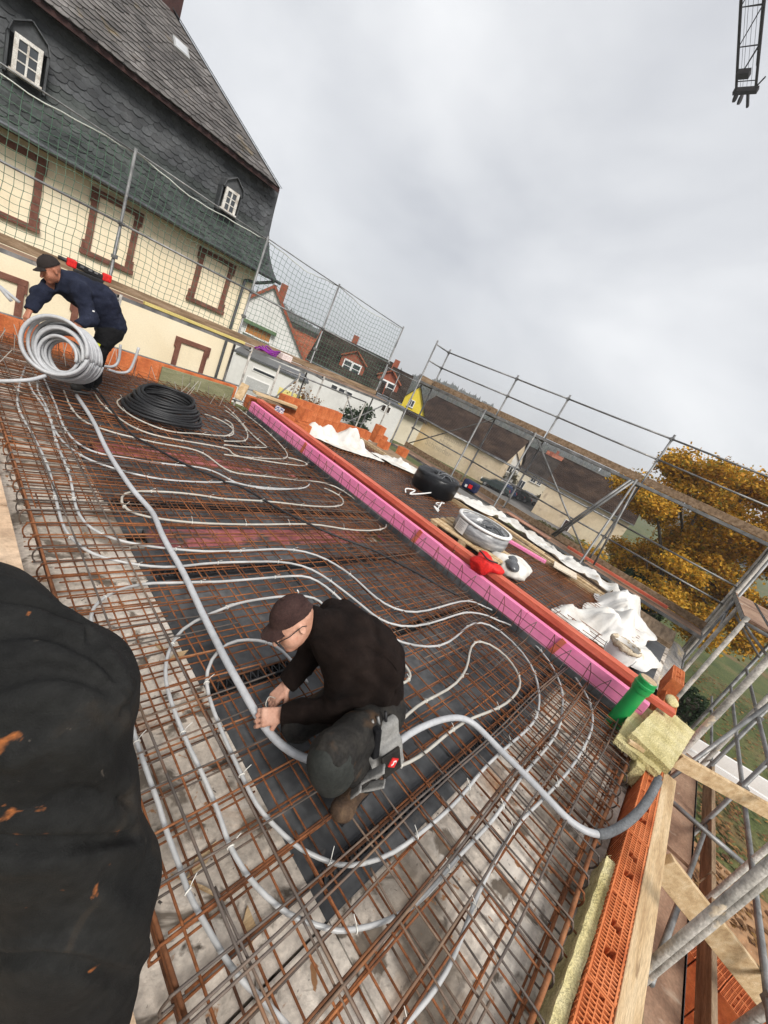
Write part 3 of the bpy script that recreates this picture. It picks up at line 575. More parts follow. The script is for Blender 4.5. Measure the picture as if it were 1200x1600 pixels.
RED=mat('red_print',[(.55,.02,.02),(.62,.03,.03)],4,.4,fine=0); BLUE=mat('blue_print',[(.02,.04,.28),(.03,.06,.35)],4,.4,fine=0)
lab(3.1,3.75,.14,.22,RED,'red_print'); lab(3.15,3.24,.24,.34,BLUE,'blue_print'); lab(3.3,3.7,.25,.258,BLUE,'blue_print'); lab(3.3,3.6,.28,.287,BLUE,'blue_print')
mb=MB(); P=[(bx-.15*math.sin(t)*.3-.13,by-.15*math.cos(t),.45-.17*math.sin(t)) for t in np.linspace(0,3.14,12)]; mb.tube(P,.004,5); mb.build('handle',M['galv'],bk,smooth=True)
# pallet
pl=thing('pallet','pale wooden pallet on the rusty mesh carrying the grey-wrapped coil','pallet',(5.62,2.34,.135),.12)
for x in (-.345,-.2,0,.2,.345): bevel(MB().box((x,0,.125),(.11,1.2,.022)).build('deck_board',M['wood'],pl,local=True),.002)
for y in (-.52,0,.52):
    MB().box((0,y,.10),(.8,.12,.022)).build('stringer',M['wood'],pl,local=True)
    for x in (-.34,0,.34): MB().box((x,y,.05),(.11,.12,.078)).build('block',M['wood'],pl,local=True)
for x in (-.34,0,.34): MB().box((x,0,0.0),(.1,1.2,.02)).build('base_board',M['wood'],pl,local=True)
def wrapcoil(name,label,c,r,h,wrap,hole,tilt=(0,0),ri=.5):
    o=thing(name,label,'coil',c); R=rotx(tilt[0])@roty(tilt[1]); n=48
    mb=MB(); A=np.arange(n)*2*math.pi/n; prof=[(ri*r,.02),(ri*r,h*.5),((ri+.03)*r,h*.94),((ri+.08)*r,h),(.93*r,h),(1.0*r,h*.90),(1.02*r,h*.5),(.99*r,h*.08),(.92*r,0),(ri*r,.0)]
    vs=[]
    for k_,(pr,pz) in enumerate(prof):
        for a in A:
            q=1+.012*math.sin(a*23+k_)+.010*math.sin(a*9+2*k_); vs.append(R@np.array([pr*q*math.cos(a),pr*q*math.sin(a),pz+.006*math.sin(a*17+k_)]))
    fs=[(i*n+k,i*n+(k+1)%n,(i+1)*n+(k+1)%n,(i+1)*n+k)[::-1] for i in range(len(prof)-1) for k in range(n)]
    mb.add(vs,fs); mb.build('wrapped_body',wrap,o,smooth=True,local=True)
    mb=MB(); mb.lathe([(.001,h*.55),((ri+.02)*r,h*.55)],24,R=R,caps=False); mb.build('centre_film',hole,o,local=True)
    rr=random.Random(5)
    for i in range(7):
        a=rr.random()*6.28; P=[R@np.array([.75*r*math.cos(a),.75*r*math.sin(a),h+.006]),R@np.array([.4*r*math.cos(a+.4),.4*r*math.sin(a+.4),h+.03]),R@np.array([.1*r*math.cos(a+1.3),.1*r*math.sin(a+1.3),h*.9])]
        MB().tube(spline(P,4),.013,5).build('film_fold',hole,o,smooth=True,local=True)
    return o
M['film']=mat('grey_stretch_film',[(.12,.12,.125),(.24,.24,.245),(.42,.42,.42)],3,.25,.5,10,stretch=(1,1,6),fine=.2,spec=.6,coord='Object')
M['blackfilm']=mat('black_stretch_film',[(.004,.004,.005),(.008,.008,.009)],3,.3,.35,9,stretch=(1,1,5),spec=.3)
M['greyfilm']=mat('grey_black_film',[(.05,.05,.055),(.12,.125,.13)],4,.25,.4,10,spec=.6)
g=wrapcoil('wrapped_coil','pipe coil wrapped in clear grey film on the pallet','',0,0,0,0) if False else wrapcoil('wrapped_coil','pipe coil wrapped in clear grey film on the pallet',(5.74,2.33,.276),.43,.24,M['film'],M['greyfilm'],ri=.74)
mb=MB()
def fnl(u,v): a=2.55+.5*u; return (.448*math.cos(a),.448*math.sin(a),.03+.19*v)
mb.grid(fnl,6,1); mb.build('paper_label',M['white'],g,local=True)
for i in range(6):
    mb=MB(); z=.06+i*.025
    def fnt(u,v): a=2.62+(.34 if i%2 else .28)*u; return (.450*math.cos(a),.450*math.sin(a),z+.006*v)
    mb.grid(fnt,4,1); mb.build('label_line',M['greyfilm'],g,local=True)
MB().lathe([(.40,.0),(.445,.0),(.445,.035),(.40,.035)],40,(0,0,.236),caps=False).build('rim',M['white'],g,smooth=True,local=True)
wrapcoil('wrapped_spool','coil wrapped in black film standing on the rusty mesh','',0,0,0,0) if False else wrapcoil('wrapped_spool','coil wrapped in shiny black film standing on the far rusty mesh',(7.18,4.32,.14),.47,.40,M['blackfilm'],M['greyfilm'],(.0,-.06),ri=.22)
# white bent wires
for i,pts in enumerate([[(5.93,4.05),(6.05,4.16),(6.2,4.06),(6.0,4.0),(6.45,4.03),(6.75,4.06)],[(6.72,3.72),(6.5,3.6),(6.3,3.5),(6.02,3.32),(6.05,3.45),(6.22,3.42)],[(6.64,3.62),(6.6,3.74),(6.35,3.6),(6.3,3.48)]]):
    tag(MB().tube(spline([(a,b,.15+.03*((j*7+i)%3)) for j,(a,b) in enumerate(pts)],4),.014,6).build('bent_wire',M['white'],smooth=True),['white bent wire in front of the black spool, left one','white bent wire below the black spool, reaching nearest the pink board','short white wire hook between the two others by the black spool'][i],'wire',group='white wires by the black spool')
for i,(x,y,a,l) in enumerate([(5.2,3.25,.5,.2),(4.6,3.75,.9,.12)]):
    tag(MB().box((x,y,.17),(l,.06,.012),rotz(a)@rotx(.2)).build('paper_scrap',M['white']),['white paper scrap on the mesh between beam and black spool','tiny white scrap just behind the red beam'][i],'paper')
# bags
c0=np.array((5.75,1.66,.2))
wbag=thing('plastic_bag','white plastic bag with dark grey contents beside the pallet','bag',(5.75,1.66,.13))
sdf_obj('bag_body',lambda p:uni([ell(p,c0,(.33,.24,.12),rotz(.5)),ell(p,c0+(.22,-.02,.02),(.22,.2,.1)),ell(p,c0+(-.1,.22,.05),(.1,.14,.07))],.08)+.05*np.abs(wrinkle(p,4,17,3))-.02+.006*wrinkle(p,44,70,4),c0-.5,c0+.5,.016,M['tarp'],wbag)
sdf_obj('grey_contents',lambda p:uni([ell(p,c0+(-.17,-.05,.085),(.16,.11,.07),rotz(.6)),ell(p,c0+(-.02,.03,.12),(.1,.07,.05))],.03)+.012*wrinkle(p,14,40,5),c0-.45,c0+.45,.014,M['greyfilm'],wbag)
c1=np.array((4.34,1.52,.50))
rbag=thing('red_bag','bright red cloth bag slumped over the red beam','bag',(4.34,1.52,.45))
M['redcloth']=mat('red_cloth',[(.50,.012,.012),(.66,.02,.016)],5,.6,.3,30)
sdf_obj('bag_body',lambda p:np.maximum(uni([ell(p,c1,(.12,.13,.055),rotz(-.2)),ell(p,c1+(-.09,.02,-.05),(.05,.13,.10)),ell(p,c1+(.02,-.14,-.01),(.08,.08,.045)),ell(p,c1+(.07,.08,.03),(.05,.07,.04))],.04)+.045*np.abs(wrinkle(p,6,24,3))-.014+.005*wrinkle(p,46,80,4),-(rbox(p,(4.36,1.5,.25),(.15,.9,.41),.01))),c1-.36,c1+.36,.012,M['redcloth'],rbag)
MB().tube(spline([c1+(-.05,.12,.075),c1+(-.11,.05,.085),c1+(-.13,-.05,.07),c1+(-.06,-.14,.08)],5),.009,6).build('strap',M['blackcable'],rbag,smooth=True)
# black corrugated coil on the slab
co=thing('corrugated_coil','black corrugated conduit coil slumped on the mesh near the far brick wall','coil',(2.3,5.75,.13))
rr=random.Random(3)
for i in range(9):
    cx,cy=2.26+.010*i+rr.uniform(-.02,.02),5.68+.026*i+rr.uniform(-.02,.02); r=.47-.021*i+rr.uniform(-.012,.012); P=[]
    for t in np.linspace(0,2*math.pi,41)[:-1]:
        P.append((cx+r*math.cos(t)*1.04,cy+r*.94*math.sin(t),.165+.024*i+ .05*math.cos(t-1.0)*(i/9)+.01*math.sin(3*t+i)))
    MB().tube(P,.0215,9,closed=True).build('turn',M['black'],co,smooth=True)
# far brick wall of the slab
fw=thing('far_brick_wall','low orange brick wall at the far end of the slab behind the standing man','brick wall',(2.2,8.0,.0))
B37=clay_brick(.37,.115,.24,4,.03)
for i in range(11):
    inst(B37,'brick',fw,(-1.75+i*.374,.0+random.uniform(-.004,.004),.115),(0,0,random.uniform(-.01,.01)))
MB().bb(.2,4.35,7.945,8.06,-3.4,.11).build('wall_base',M['brick'],fw)
tag(bevel(MB().bb(2.9,4.28,7.86,7.895,.0,.33).build('timber_shutter_board',mat('green_timber',[(.17,.17,.09),(.27,.26,.15)],3,.8,.4,30,stretch=(1,5,5))),.004),'greenish timber panel at the far right corner of the mesh','panel')
# brick walls and stacks of the next part
bw=thing('brick_wall_course','long course of orange bricks at the far end of the second slab','brick wall',(6.8,7.75,.0))
BV=clay_brick(.248,.24,.25,7,.03)
for i in range(18):
    if i in (15,): continue
    for zz in ((0,.25) if i in (3,4,5,6,7,8,9,16) else (0,)):
        inst(BV,'brick',bw,(-2.1+i*.252,random.uniform(-.006,.006),.03+zz+random.uniform(-.002,.002)),(0,0,random.uniform(-.015,.015)))
for i,(x,y,z,r,lb) in enumerate([(4.72,6.75,.06,.15,'orange brick standing left in the stack behind the far end of the red beam'),(5.0,6.9,.06,.1,'orange brick second from left in the stack behind the red beam'),(4.95,6.35,.06,-.1,'lowest orange brick of the stack nearest the red beam'),(5.2,6.55,.06,.05,'orange brick at the foot of the stack beside the tarpaulin bundle'),(5.35,6.85,.31,.2,'topmost orange brick of the stack beside the tarpaulin bundle'),(5.34,6.86,.06,.2,'orange brick under the topmost one beside the tarpaulin bundle'),(8.3,7.0,.06,.2,'single orange brick at the right end of the far brick course'),(8.85,6.75,.06,.1,'rightmost loose orange brick near the scaffold')]):
    o=thing('loose_brick',lb,'brick',(x,y,z),r,group='loose bricks at the far end'); inst(BV,'brick_body',o,(0,0,0))
for i,(a,b,m) in enumerate([((4.5,7.25,.40),(5.7,7.6,.34),'wooddark'),((4.45,7.4,.46),(5.5,7.35,.42),'wood'),((4.25,7.55,.20),(4.35,7.62,.52),'wood')]):
    tag(bevel(MB().beam(a,b,.16,.045).build('timber_board',M[m]),.004),['grey board lying on the bricks behind the pink board\'s far end','pale board on the bricks behind the pink board\'s far end','short pale board leaning upright at the pink board\'s far end'][i],'plank',group='boards at the far corner')
tag(bevel(MB().box((4.37,6.3,.50),(.07,.16,.09),rotz(.3)).build('small_box',mat('printed_box',[(.75,.74,.72),(.08,.08,.22)],40,.6,lo=.45,hi=.55)),.004),'small printed box on the far end of the red beam','box')
# =============== scaffolds ===============
def scaf(label,loc): return thing('scaffold',label,'scaffold',loc,group='site scaffolds')
def post(o,x,y,z0,z1,r=.0242,m='galv'):
    MB().tube([(x,y,z0),(x+random.uniform(-.01,.01),y+random.uniform(-.01,.01),z1)],r,10).build('upright',M[m],o,smooth=True)
def coupler(o,x,y,z):
    MB().box((x,y,z),(.075,.075,.06),rotz(.3)).build('coupler',M['galv'],o)
def rail(o,a,b,r=.0195,m='galv',nm='rail'): MB().tube([a,tuple((np.array(a)+np.array(b))/2-np.array([0,0,.006])),b],r,8).build(nm,M[m],o,smooth=True)
def deckplank(o,a,b,w,t=.05,m='ply',nm='deck_plank',side=True):
    a=np.array(a,float);b=np.array(b,float); d=unit(b-a)
    q=MB().beam(a+d*.02,b-d*.02,w,t-.012).build(nm,M[m],o); bevel(q,.003)
    if side:
        s=unit(np.cross(d,(0,0,1)))*(w/2-.008)
        for sg in (-1,1): MB().beam(a+sg*s-np.array([0,0,.012]),b+sg*s-np.array([0,0,.012]),.018,t+.012).build('plank_rim',M['galv'],o)
XI,XO=9.60,10.30; YS=[7.88,5.45,3.95,1.55,-.9]
A=scaf('long galvanised scaffold with two plank decks across the back right, before the autumn tree',(9.9,3.5,-3.6))
for i,y in enumerate(YS):
    post(A,XO,y,-4.2,3.30); post(A,XI,y,-4.2,3.30 if i==0 else 2.16)
    for z in (.06,2.06): MB().tube([(XI,y,z),(XO,y,z)],.024,8).build('transom',M['galv'],A,smooth=True)
    for z in (3.2,2.72,1.17,.75): coupler(A,XO,y,z)
for j in range(4):
    y0,y1=YS[j],YS[j+1]
    for z in (3.2,2.72,1.17,.76): rail(A,(XO-.02,y0,z),(XO-.02,y1,z))
    for z in (.10,2.11):
        for xx in (XI+.18,XI+.52):
            deckplank(A,(xx,y0-.02,z),(xx,y1+.02,z),.32)
    for z in (.20,2.215):
        bevel(MB().bb(XO-.075,XO-.045,y0-.03,y1+.03,z-.06,z+.09).build('toe_board',M['wooddark'],A),.004)
for z in (3.2,2.72,): rail(A,(XI,YS[0],z),(XO,YS[0],z))
MB().bb(XI,XO,YS[0]+.03,YS[0]+.055,2.14,2.29).build('toe_board',M['wooddark'],A)
rail(A,(XO,7.8,.25),(XO,5.5,2.03),nm='brace'); rail(A,(XI+.02,3.85,2.04),(XI+.02,1.6,.30),nm='brace'); rail(A,(XI-.05,2.3,.28),(XI-.05,1.58,2.1),.026,nm='brace'); rail(A,(XI-.05,2.36,.28),(XI-.05,1.64,2.1),.026,nm='brace')
MB().tube([(XI,1.5,2.02),(XI-.02,1.3,.2)],.02,8).build('brace',M['galv'],A,smooth=True)
for z in (1.25,):
    for y0,y1 in ((7.88,5.45),(5.45,3.95),(3.95,1.55)): rail(A,(XI,y0,z-.05),(XI,y1,z-.05))
# timber scraps lying on the lower deck
tag(bevel(MB().box((9.9,.9,.19),(.05,2.2,.06),rotz(.02)).build('timber_lath',M['redwood']),.003),'red lath lying on the lower scaffold deck in front of the autumn tree','timber')
tag(bevel(MB().box((9.72,3.0,.155),(.25,1.2,.03),rotz(-.05)).build('formwork_sheet',mat('reddish_ply',[(.36,.17,.11),(.46,.25,.17)],3,.7)),.003),'reddish plywood sheet on the lower scaffold deck','board')
# ---- scaffold with safety net in front of the slate house ----
YN=9.5; XS=[-.35,2.3,4.86,7.0,9.78]
N_=scaf('scaffold with green safety net in front of the slate-clad house',(4.8,9.4,-3.6))
for i,x in enumerate(XS):
    post(N_,x,YN,-4.2,3.36,.024); post(N_,x+.03,YN-.73,-4.2,1.14,.024,'galvdirty')
    MB().tube([(x,YN,1.05),(x,YN-.75,1.05)],.024,8).build('transom',M['galv'],N_,smooth=True)
    MB().tube([(x,YN,-.95),(x,YN-.75,-.95)],.024,8).build('transom',M['galv'],N_,smooth=True)
    for z in (2.2,1.65): coupler(N_,x,YN,z)
for j in range(4):
    x0,x1=XS[j],XS[j+1]
    rail(N_,(x0,YN-.03,2.2),(x1,YN-.03,2.2)); rail(N_,(x0,YN-.03,.10),(x1,YN-.03,.10)); rail(N_,(x0,YN-.76,-.1),(x1,YN-.76,-.1))
    rail(N_,(x0,YN,3.32),(x1,YN,3.3),.012,nm='top_rope' if j<2 else 'rail')
    for yy in (YN-.2,YN-.54): deckplank(N_,(x0-.02,yy,1.10),(x1+.02,yy,1.10),.32)
    for yy in (YN-.2,YN-.54): deckplank(N_,(x0-.02,yy,-.9),(x1+.02,yy,-.9),.32)
    bevel(MB().bb(x0,x1,YN-.05,YN-.025,1.13,1.27).build('toe_board',M['wooddark'],N_),.003)
rail(N_,(7.0,YN-.73,-.85),(9.6,YN-.73,1.0),nm='brace'); rail(N_,(7.9,YN-.73,1.0),(9.7,YN-.73,-.85),nm='brace')
for x in (5.6,6.2,8.0,8.7): post(N_,x,YN-.85,-4.2,1.0 if x<8 else .9,.022,'galvdirty')
rail(N_,(5.6,YN-.85,.95),(8.7,YN-.85,.9)); rail(N_,(5.6,YN-.85,.0),(6.2,YN-.85,.9),nm='brace')
for x in (8.9,9.5):
    rail(N_,(x,YN-.9,1.2),(x,YN-.9,2.05),.016); 
rail(N_,(8.9,YN-.9,2.05),(9.5,YN-.9,2.05),.016); rail(N_,(9.5,YN-.9,2.05),(XI,7.9,2.05),.016)
NETM=M['net']
for j in range(4):
    x0,x1=XS[j]+.02,XS[j+1]-.02; L=x1-x0; z1=3.30; z0=1.20; mb=MB(); sp=.113; rr=np.random.default_rng(40+j); ph=rr.random(4)*6
    def pt(u,v):
        sag=.10*math.sin(math.pi*u)*v; b=.06*math.sin(math.pi*u)*math.sin(math.pi*v)
        return (x0+L*u+.012*math.sin(7*v+ph[0])+.01*math.sin(23*v+u*9),YN+.04+b+.02*math.sin(9*u+5*v+ph[1]),z0+(z1-z0)*v-sag+.015*math.sin(11*u+ph[2])+.008*math.sin(31*u+v*7))
    nu=int(L/sp); nv=int((z1-z0)/sp)
    for i in range(nu+1): mb.tube([pt(i/nu,k/10) for k in range(11)],.0046,3,caps=False)
    for i in range(nv+1): mb.tube([pt(k/14,i/nv) for k in range(15)],.0046 if i<nv else .008,3,caps=False)
    mb.build('safety_net',NETM,N_,smooth=True)['kind']='stuff'
    mb=MB(); mb.tube([pt(k/14,1.0) for k in range(15)],.010,6); mb.build('net_rope',mat('pale_rope',[(.45,.47,.42),(.58,.6,.55)],9,.8) if j==0 else bpy.data.materials['pale_rope'],N_,smooth=True)
YB=mat('yellow_board',[(.50,.40,.12),(.62,.52,.20)],4,.7,stretch=(1,8,8))
tag(bevel(MB().box((3.7,8.83,1.155),(2.0,.10,.05),rotz(-.01)).build('yellow_lath',YB),.003),'yellow timber lath lying on the scaffold deck below the net','timber')
ph_=thing('purple_hose','purple hose bundle on the scaffold deck by the white gable house','hose',(5.3,8.9,1.13))
PM=mat('purple_plastic',[(.16,.015,.19),(.26,.03,.30)],6,.4)
for i in range(4):
    MB().tube([(5.3+(.28-.03*i)*math.cos(t)+.05*i,8.9+.10*math.sin(t),1.15+.03*i+.03*math.sin(2*t+i)) for t in np.linspace(0,6.28,25)[:-1]],.016,6,closed=True).build('turn',PM,ph_,smooth=True)
tag(bevel(MB().box((5.85,8.93,1.20),(.30,.16,.14),rotz(.1)).build('foam_block',mat('pale_foam',[(.66,.55,.52),(.72,.62,.58)],4,.8)),.01),'pale pinkish foam block on the scaffold deck beside the purple hose','block')
ht=thing('power_tool','black and red power tool lying on the scaffold deck behind the standing man','tool',(1.66,8.86,1.13))
bevel(MB().box((1.86,8.86,1.29),(.46,.08,.09),roty(.08)).build('body',M['black'],ht),.02); bevel(MB().box((1.86,8.86,1.185),(.4,.12,.12)).build('battery',M['black'],ht),.015)
for x in (1.62,2.10): bevel(MB().box((x,8.86,1.30),(.13,.10,.12)).build('grip',M['redcloth'],ht),.02)
MB().tube([(1.45,8.86,1.31),(1.7,8.86,1.30)],.03,10).build('nose',M['black'],ht,smooth=True)
for x in (1.75,1.86,1.94): MB().box((x,8.81,1.31),(.05,.01,.03)).build('switch',M['galv'],ht)
# ---- near scaffold at the right, outside the orange edge wall ----
C_=scaf('concrete-splattered scaffold close at the right, outside the orange edge wall',(5.5,-1.25,-3.6))
for x,y,z1,r,m in [(2.45,-.90,2.4,.022,'galvdirty'),(2.465,-.935,2.4,.018,'galvdirty'),(4.92,-.90,2.5,.03,'galvdirty'),(7.26,-.90,1.10,.03,'galvdirty'),(8.70,-.90,1.08,.03,'galvdirty'),(10.2,-.90,2.6,.034,'galvdirty'),(10.32,-.84,2.6,.028,'galvdirty'),
    (7.4,-1.6,.6,.028,'galvdirty'),(7.08,-1.6,.55,.024,'galv'),(5.8,-1.6,.2,.024,'galv'),(3.3,-1.62,1.2,.03,'galvdirty'),(9.4,-1.6,1.1,.028,'galv'),(4.6,-1.62,.15,.024,'galvdirty')]:
    post(C_,x,y,-3.7,z1,r,m)
for y,z in ((-1.6,.09),(-1.6,-.31)): rail(C_,(2.0,y,z),(9.4,y,z),.022,'galv')
rail(C_,(4.9,-1.64,-.88),(10.2,-1.64,-.88),.02); rail(C_,(2.3,-1.2,-1.02),(2.3,-1.75,-1.02),.022)
for x0,x1 in ((.8,2.42),(2.44,4.9),(4.92,7.24)):
    for yy in (-1.02,-1.36): deckplank(C_,(x0,yy,-.97),(x1,yy,-.97),.32)
    bevel(MB().bb(x0+.01,x1-.01,-1.645,-1.605,-1.0,-.82).build('toe_board',M['wooddark'],C_),.004)
for x0,x1 in ((7.3,8.7),(8.72,10.2)):
    for yy in (-1.02,-1.36,-1.70): deckplank(C_,(x0,yy,1.06),(x1,yy,1.06),.32)
bevel(MB().bb(7.3,10.2,-1.92,-1.89,1.06,1.24).build('toe_board',M['wooddark'],C_),.004)
rail(C_,(7.25,-.9,1.02),(7.25,-1.9,1.02),.024); rail(C_,(8.7,-.9,1.02),(8.7,-1.9,1.02),.024); rail(C_,(7.28,-.9,1.0),(7.9,-1.8,.5),.02,nm='brace'); rail(C_,(8.72,-.9,.9),(9.3,-1.6,.4),.02,nm='brace')
rail(C_,(8.7,-.92,.4),(10.2,-.92,.95),.02,nm='brace'); rail(C_,(4.95,-.95,-.6),(7.05,-1.6,.5),.022,nm='brace'); rail(C_,(2.5,-.96,-.2),(5.8,-1.62,-.92),.02,nm='brace')
rail(C_,(2.45,-.85,-.5),(2.48,-1.7,-.48),.024,'galvdirty','transom'); rail(C_,(4.92,-.85,-.55),(4.92,-1.7,-.55),.024,'galv','transom'); rail(C_,(7.1,-.85,-.95),(7.1,-1.7,-.95),.024,'galv','transom'); rail(C_,(7.3,-.9,-.45),(10.2,-.9,-.45),.02)
for x,y,z in ((2.47,-.93,-.5),(4.92,-.9,-.55),(5.8,-1.6,-.31),(7.08,-1.6,.09),(3.3,-1.62,-.31)): coupler(C_,x,y,z)
for i,(a,b,w_,t_,lb) in enumerate([((4.35,-.80,.06),(5.35,-1.75,-.16),.14,.045,'pale brace plank running outward from under the wool boards'),((2.95,-.80,.07),(3.75,-1.9,-.62),.16,.05,'pale brace plank crossing behind the thick splattered upright'),((3.0,-1.2,-.94),(1.5,-1.45,-.94),.3,.04,'weathered plank lying on the low scaffold deck')]):
    tag(bevel(MB().beam(a,b,t_,w_).build('brace_plank',M['wood' if i<2 else 'wooddark']),.004),lb,'plank',group='planks in the near scaffold')
# white gutter-like beams below, towards the lawn
for i,(a,b) in enumerate([((7.6,-.95,-1.2),(8.4,-3.4,-1.2)),((8.2,-.95,-1.25),(9.2,-3.4,-1.25))]):
    mb=MB(); mb.beam(a,b,.05,.24); tag(mb.build('white_formwork_board',M['white']),['white coated board below the wool boards, nearer','white coated board below the wool boards, towards the lawn'][i],'board',group='white boards over the lawn')
# =============== slate-clad house ===============
M['cream']=mat('cream_render',[(.78,.66,.46),(.83,.72,.52),(.85,.75,.56)],.7,.9,.2,40,coord='World',fine=.05,fscale=25)
M['sandstone']=mat('brown_sandstone',[(.115,.045,.032),(.17,.07,.048),(.21,.095,.065)],3,.85,.4,40,coord='World',fine=.2)
M['slate']=mat('slate',[(.030,.033,.036),(.062,.066,.070),(.105,.108,.110)],2.6,.6,.4,30,coord='World',fine=.4,fscale=9,spots=[((.14,.14,.13),5,.64,.1)])
M['slatelower']=mat('lower_slate',[(.016,.028,.022),(.035,.055,.042),(.07,.085,.07)],2.2,.7,.4,30,coord='World',fine=.4,fscale=9)
M['slatebrown']=mat('weathered_slate',[(.055,.048,.044),(.11,.098,.09),(.17,.155,.145)],1.4,.7,.4,30,coord='World',fine=.4,fscale=8,spots=[((.16,.12,.06),1.6,.6,.15),((.05,.04,.035),2.6,.6,.1)])
M['oldwhite']=mat('peeling_white_paint',[(.36,.31,.26),(.58,.55,.50),(.66,.64,.60)],6,.8,.4,40,coord='World')
M['glass']=mat('window_glass',[(.018,.022,.026),(.05,.056,.062)],1.2,.08,fine=0,spec=.7,coord='World')
M['gutter']=mat('grey_zinc',[(.09,.095,.10),(.15,.155,.16)],3,.45,metal=.5)
M['rafter']=mat('dark_red_fascia',[(.025,.011,.010),(.05,.02,.017)],3,.8)
def slatemat(name,cols,noisec):
    m=mat(name,cols,1.3,.6,.35,30,coord='World',fine=.25,fscale=20,spots=noisec); t=m.node_tree; p=t.nodes['Principled BSDF']; src=p.inputs['Base Color'].links[0].from_socket
    g=t.nodes.new('ShaderNodeNewGeometry'); mr=t.nodes.new('ShaderNodeMapRange'); mr.inputs[3].default_value=.68; mr.inputs[4].default_value=1.28; t.links.new(g.outputs['Random Per Island'],mr.inputs[0]); mx=t.nodes.new('ShaderNodeMix'); mx.data_type='RGBA'; mx.blend_type='MULTIPLY'; mx.inputs[0].default_value=1; t.links.new(src,mx.inputs[6]); t.links.new(mr.outputs[0],mx.inputs[7]); t.links.new(mx.outputs[2],p.inputs['Base Color']); return m
M['slate']=slatemat('slate_a',[(.030,.032,.035),(.052,.055,.058),(.08,.082,.085)],[])
M['slatelower']=slatemat('slate_b',[(.018,.022,.021),(.034,.040,.038),(.055,.062,.058)],[])  # darker, faintly greenish slate for the lower mansard rows
M['slatebrown']=slatemat('slate_c',[(.055,.049,.046),(.095,.086,.08),(.15,.138,.13)],[((.15,.11,.055),1.6,.62,.15),((.05,.04,.035),2.6,.6,.1)])
ho=thing('slate_house','old cream house with slate mansard roof and brown sandstone window frames behind the net','house',(0,15,-4))
X0,X1=-7.0,7.70
MB().bb(X0,X1,15.0,22,-4.6,3.3).build('wall',M['cream'],ho)
def sandwin(x0,x1,z0,z1,foot=True):
    o=bpy.data.objects.new('window_surround',None); COL.objects.link(o); o.parent=ho; o.location=((x0+x1)/2,0,z0+4)
    def pp(mb,nm,m): 
        q=mb.build(nm,m); q.parent=o; q.matrix_parent_inverse=Matrix.Translation(-(o.location+ho.location)); return q
    w_=.15
    bevel(pp(MB().bb(x0,x0+w_,14.93,15.02,z0,z1-w_),'jamb',M['sandstone']),.008); bevel(pp(MB().bb(x1-w_,x1,14.93,15.02,z0,z1-w_),'jamb',M['sandstone']),.008)
    bevel(pp(MB().bb(x0-.02,x1+.02,14.925,15.02,z1-w_,z1),'lintel',M['sandstone']),.008); bevel(pp(MB().bb(x0-.07,x1+.07,14.90,15.02,z0-.13,z0),'sill',M['sandstone']),.01)
    for s,x in ((-1,x0),(1,x1)):
        bevel(pp(MB().bb(min(x,x+s*.05),max(x,x+s*.05),14.935,15.02,z1-.34,z1+.0),'ear',M['sandstone']),.006); bevel(pp(MB().bb(min(x,x+s*.05),max(x,x+s*.05),14.935,15.02,z0,z0+.22),'ear',M['sandstone']),.006)
    pp(MB().bb(x0+w_,x1-w_,14.985,15.02,z0,z1-w_),'blind_panel',M['cream'])
for x in (-4.85,-2.02,.82,2.92,5.74)[1:]:
    sandwin(x,x+1.13,1.38,2.88); sandwin(x,x+1.09,-1.55,.05)
# mansard profile (y,z)
prof=[(14.42,3.10),(14.55,3.30),(14.78,3.72),(14.93,4.25),(15.0,4.9),(15.02,5.62)]
def mprof(t):
    P=np.array(prof); s=np.concatenate([[0],np.cumsum(np.linalg.norm(np.diff(P,axis=0),axis=1))]); q=t*s[-1]; return np.array([np.interp(q,s,P[:,0]),np.interp(q,s,P[:,1])]),s[-1]
def xr(z): return np.interp(z,[3.1,3.3,3.72,4.25,5.62],[8.12,7.98,7.80,7.66,7.60])   # right edge flares out
mb=MB()
def fn(u,v):
    p,_=mprof(v); x1=xr(p[1]); return (X0+(x1-X0)*u,p[0]+.03,p[1])
mb.grid(fn,8,12)
def fn2(u,v):
    p,_=mprof(1-v); return (xr(p[1]),p[0]+.03+(22-p[0])*u,p[1])
mb.grid(fn2,4,12); mb.build('mansard_boarding',M['slate'],ho)
def slates(pos,nu_fn,rows,w,name,m,seed,jit=.1,h=.2,slant=.0):
    """rows of single overlapping slates; pos(u_metres,row)->(point, right, down, normal)"""
    mb=MB(); rr=random.Random(seed)
    shape=[(-.5,0),(.5,0),(.5,-.72),(.40,-.92),(.15,-1.02),(-.25,-.98),(-.5,-.80)]
    for r in range(rows):
        n0,n1=nu_fn(r); x=n0+(w/2 if r%2 else 0)
        while x<n1:
            p,rt,dn,nm=pos(x,r); ww=w*rr.uniform(.92,1.06); hh=h*rr.uniform(.94,1.06); lift=rr.uniform(.016,.034)
            V=[]
            for a,b in shape: V.append(p+rt*(a*ww+slant*b*hh)+dn*(-b*hh)+nm*(.004+lift*(-b)))
            V=np.array(V); B=V-nm*.008; n=len(shape)
            mb.add(np.concatenate([V,B]),[tuple(range(n-1,-1,-1))]+[(i,(i+1)%n,n+(i+1)%n,n+i) for i in range(2,n-0 if False else n-1)]+[(n-1,0,n,2*n-1)])
            x+=w
    q=mb.build(name,m,ho); q['kind']='stuff'; return q
rows=20
def posm(x,r):
    v=1-(r+.0)/rows; p,L=mprof(v); p2,_=mprof(max(v-.03,0)); d=unit([0,p2[0]-p[0],p2[1]-p[1]]) if v>.03 else unit([0,prof[0][0]-prof[1][0],prof[0][1]-prof[1][1]])
    rt=np.array([1.,0,0]); nm=np.cross(d,rt); nm=nm if nm[1]<0 else -nm
    return np.array([x,p[0]+.02,p[1]]),rt,d,nm
